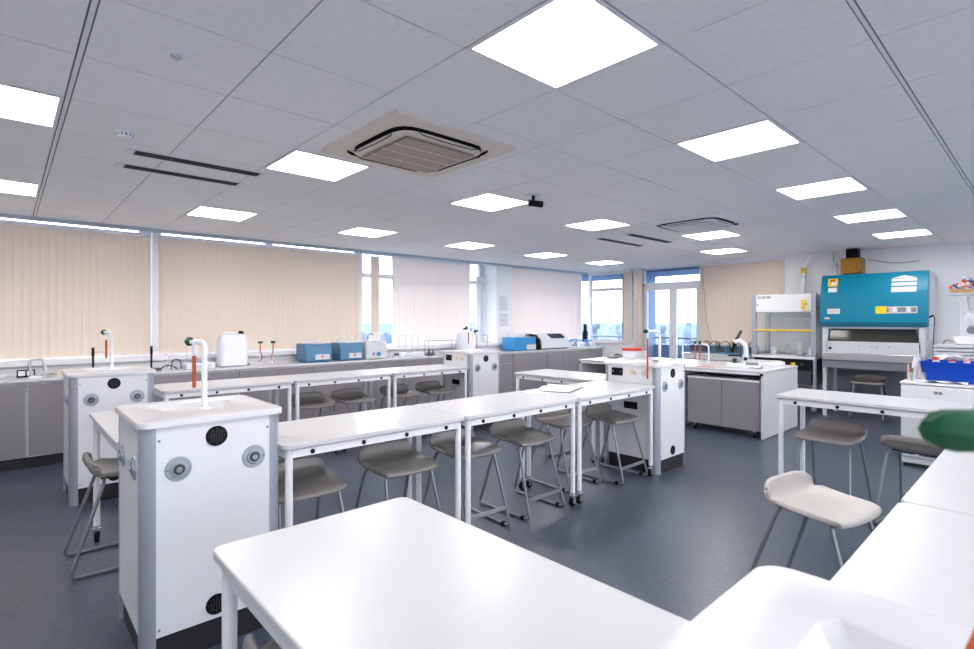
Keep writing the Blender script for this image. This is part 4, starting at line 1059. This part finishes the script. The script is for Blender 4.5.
# ---------------------------------------------------------------- fridge with clutter
t = thing('under_counter_fridge', 'white under-counter fridge freezer behind the right-hand table', 'fridge', (6.98, .50, 0))
MB().box(.04, .60, .0, .62, .03, .855).build('body', 'wmetal', t, bevel=.006)
MB().box(.0, .62, -.01, .63, .86, .885).build('top', 'wmetal', t, bevel=.006)
MB().box(-.005, .04, .0, .62, .10, .70).build('door', 'white', t, bevel=.01)
dr = MB().box(-.005, .04, .0, .62, .71, .85).build('top_drawer', 'wmetal', t, bevel=.008)
MB().lathe([(.010, 0), (.016, 0), (.016, .003), (.010, .003)], (-.010, .335, .79), 16, 'x').lathe([(.010, 0), (.016, 0), (.016, .003), (.010, .003)], (-.010, .300, .79), 16, 'x').build('badge', 'midgrey', dr)
MB().box(.02, .6, .02, .6, 0, .03).build('foot', 'plinth', t)
FT = .885
t = thing('plastic_tray', 'bright blue deep plastic tray on the fridge', 'tray', (7.10, .40, FT))
vs = []
for (x0, x1, y0, y1, z) in ((.03, .42, .03, .55, 0), (0, .45, 0, .575, .20), (-.01, .46, -.01, .585, .205), (-.01, .46, -.01, .585, .215), (.01, .44, .01, .565, .215), (.035, .415, .035, .545, .01)):
    vs += [(x0, y0, z), (x1, y0, z), (x1, y1, z), (x0, y1, z)]
fs = [(k*4+i, k*4+(i+1) % 4, (k+1)*4+(i+1) % 4, (k+1)*4+i) for k in range(5) for i in range(4)]+[(3, 2, 1, 0), (20, 21, 22, 23)]
MB().add(vs, fs).build('tray_body', 'royal', t)
def bottle(x, y, z, r, h, m, mc, label, cat='bottle'):
    t = thing('plastic_bottle', label, cat, (x, y, z)); MB().lathe([(0, 0), (r, 0), (r, h*.7), (r*.5, h*.85), (r*.5, h*.9)], n=14).build('body', m, t); MB().cyl((0, 0, h*.88), (0, 0, h), r*.6).build('cap', mc, t)
bottle(7.20, .86, FT+.012, .05, .25, 'white', 'red', 'white bottle with red cap standing in the blue tray at its left')
bottle(7.25, .74, FT+.012, .05, .24, 'white', 'red', 'white bottle with red cap in the blue tray, second from left')
bottle(7.18, .62, FT+.012, .045, .24, 'frost', 'pink', 'pale bottle with pink cap in the blue tray')
bottle(7.22, .50, FT+.012, .05, .25, 'white', 'green', 'white bottle with green cap in the blue tray near the picture edge')
rg = MB()
vs = [(x_*.045, y_*.05, .20+.03*math.sin(x_*2.1+y_*1.3)) for x_ in range(6) for y_ in range(5)]
rg.add(vs, [(i*5+j, (i+1)*5+j, (i+1)*5+j+1, i*5+j+1) for i in range(5) for j in range(4)])
o = rg.build('paper_towel', 'paper', loc=(7.18, .66, FT+.06)); o.modifiers.new('t', 'SOLIDIFY').thickness = .003
tag(o, 'crumpled white towel bulging from the blue tray', 'towel')
t = thing('spray_bottle', 'white trigger spray bottle on the fridge left of the blue tray', 'spray bottle', (7.30, 1.03, FT))
MB().lathe([(0, 0), (.042, 0), (.044, .02), (.044, .16), (.03, .23), (.014, .28), (.014, .31), (0, .31)], n=20).build('body', 'frost', t)
MB().box(-.05, .03, -.012, .012, .31, .345).box(-.035, -.02, -.008, .008, .25, .31).cyl((0, 0, .29), (0, 0, .315), .017).build('trigger_head', 'white', t)
def pot(x, y, label, cols):
    t = thing('pen_pot', label, 'pot', (x, y, FT), 0)
    MB().lathe([(0, 0), (.032, 0), (.034, .10), (.030, .10), (.028, .008), (0, .008)], n=18).build('pot', 'acrylic', t)
    for k, c in enumerate(cols):
        a = 2*math.pi*k/len(cols); q = .018
        pn = MB().cyl((q*math.cos(a), q*math.sin(a), .01), (q*1.8*math.cos(a), q*1.8*math.sin(a), .14+.02*(k % 3)), .006, n=8).build('pen', c, None)
        pn.location = (x, y, FT); tag(pn, 'slim %s pen standing in the %s' % ({'red': 'red', 'blue2': 'blue', 'green': 'green', 'orange': 'orange', 'white': 'white', 'dark': 'black', 'yellow': 'yellow', 'cream': 'cream', 'pink': 'pink'}[c], 'left pot' if x < 7.12 else 'right pot'), 'pen', 'pens on the fridge')
pot(7.10, 1.055, 'clear pot of coloured pens at the left end of the fridge', ['red', 'orange', 'cream', 'green', 'white'])
pot(7.14, .96, 'clear pot of pens beside the spray bottle', ['blue2', 'yellow', 'pink', 'dark', 'white'])
pp = MB()
vs = []; 
for i in range(9):
    for j in range(5): vs.append((7.0+.06*j*.5, .60+.05*i, FT+.004+.022*abs(math.sin(i*.9+j*.4))))
pp.add(vs, [(i*5+j, (i+1)*5+j, (i+1)*5+j+1, i*5+j+1) for i in range(8) for j in range(4)])
o = pp.build('crumpled_paper', 'paper'); o.modifiers.new('t', 'SOLIDIFY').thickness = .002
tag(o, 'crumpled white paper lying on the fridge before the blue tray', 'paper')

# counter, drawers and machine at the far right
t = thing('drawer_stack', 'pale grey stacked trays unit against the far wall behind the blue tray', 'drawer unit', (8.9, .25, 0))
MB().box(0, .6, 0, .83, 0, 1.0).build('carcass', 'wmetal', t)
for k in range(5): MB().box(-.02, .62, -.01, .84, 1.0+k*.045, 1.035+k*.045).build('tray', 'ltgrey', t, bevel=.004)
t = thing('vortex_machine', 'white bench mixing machine with rounded arm on the stacked trays', 'machine', (9.2, .72, 1.22))
MB().rbox(-.14, .2, -.22, .20, 0, .10, .04).build('base', 'frost', t, bevel=.01)
MB().tube(fillet([(.05, -.02, .08), (.05, .0, .22), (-.02, .05, .34), (.05, -.12, .46)], .08, 6), .07, 16).build('arm', 'frost', t)
MB().cyl((.0, -.02, .40), (.0, -.02, .62), .07, .10).build('column', 'ltgrey', t)
MB().cyl((-.14, .02, .18), (-.05, .02, .20), .045).build('dial', 'midgrey', t)
MB().tube(fillet([(-.13, .15, .02), (-.12, .26, .06), (-.05, .30, .01)], .05), .012).build('hose', 'midgrey', t)
t = thing('wall_shelf', 'small white shelf holding colourful odds and ends near the right edge', 'shelf', (9.1, .30, 1.86))
MB().box(0, .45, 0, .66, 0, .03).build('board', 'white', t)
MB().box(0, .45, .0, .66, .03, .07).box(.02, .43, .02, .64, .07, .075).build('wooden_tray', 'wood', t)
MB().box(.40, 1.38, .30, .34, -.05, 0).build('bracket', 'wmetal', t)
cl = ['red', 'white', 'pink', 'blue', 'white', 'orange', 'dark', 'pink', 'white', 'blue2', 'red', 'lilac']
random.seed(3)
for k in range(40):
    c = cl[(k*5+k//12) % 12]; y = (.62+random.random()*.32) if k < 18 else (.76+(random.random()-.5)*(.24 if k < 28 else (.15 if k < 35 else .08))); x = 9.13+random.random()*.12 if k < 18 else 9.14+random.random()*.08; lv = 1.965 if k < 18 else (1.995 if k < 28 else (2.025 if k < 35 else 2.055))
    a = random.uniform(0, 3); dx, dy = .032*math.cos(a), .032*math.sin(a)
    o = MB().cyl((x-dx, y-dy, lv-.03), (x+dx, y+dy, lv+random.uniform(-.01, .04)), random.uniform(.013, .021), n=10).build('coloured_cap', c)
    tag(o, 'small coloured cap in the untidy heap on the wall shelf', 'cap', 'heap of coloured caps on the shelf')

# ---------------------------------------------------------------- world, camera
w = bpy.data.worlds.new('sky'); sc.world = w; w.use_nodes = True
nt = w.node_tree; bg = nt.nodes['Background']
tc = nt.nodes.new('ShaderNodeTexCoord'); sp = nt.nodes.new('ShaderNodeSeparateXYZ'); cr = nt.nodes.new('ShaderNodeValToRGB')
nt.links.new(tc.outputs['Generated'], sp.inputs[0])
nz = nt.nodes.new('ShaderNodeTexNoise'); nz.inputs['Scale'].default_value = 5
mp = nt.nodes.new('ShaderNodeMapping'); mp.inputs['Scale'].default_value = (1, 1, 5)
nt.links.new(tc.outputs['Generated'], mp.inputs[0]); nt.links.new(mp.outputs[0], nz.inputs['Vector'])
ma = nt.nodes.new('ShaderNodeMath'); ma.operation = 'MULTIPLY_ADD'; ma.inputs[1].default_value = .03; 
nt.links.new(nz.outputs['Fac'], ma.inputs[0]); nt.links.new(sp.outputs['Z'], ma.inputs[2])
nt.links.new(ma.outputs[0], cr.inputs['Fac'])
e = cr.color_ramp.elements
e[0].position = 0; e[0].color = (.70, .79, .92, 1)
e[1].position = 1; e[1].color = (.60, .74, 1.0, 1)
x = e.new(.03); x.color = (.86, .90, .98, 1)
x = e.new(.08); x.color = (.96, .95, .98, 1)
x = e.new(.25); x.color = (.82, .89, 1.0, 1)
nt.links.new(cr.outputs[0], bg.inputs['Color']); bg.inputs['Strength'].default_value = 2.2

cam = bpy.data.cameras.new('camera'); co = bpy.data.objects.new('camera', cam); COL.objects.link(co)
cam.sensor_width = 36; cam.lens = 524.2/974*36; cam.clip_start = .02; cam.clip_end = 5000
cam.shift_y = -4.1/974
co.location = (0, 0, CAMZ); co.rotation_euler = (R(90), 0, R(47.4-90))
cam.dof.use_dof = True; cam.dof.focus_distance = 3.6; cam.dof.aperture_fstop = 4.0
sc.camera = co
sc.view_settings.view_transform = 'Standard'; sc.view_settings.look = 'None'; sc.view_settings.gamma = 1
sc.view_settings.use_curve_mapping = False
sc.view_settings.exposure = 1.42
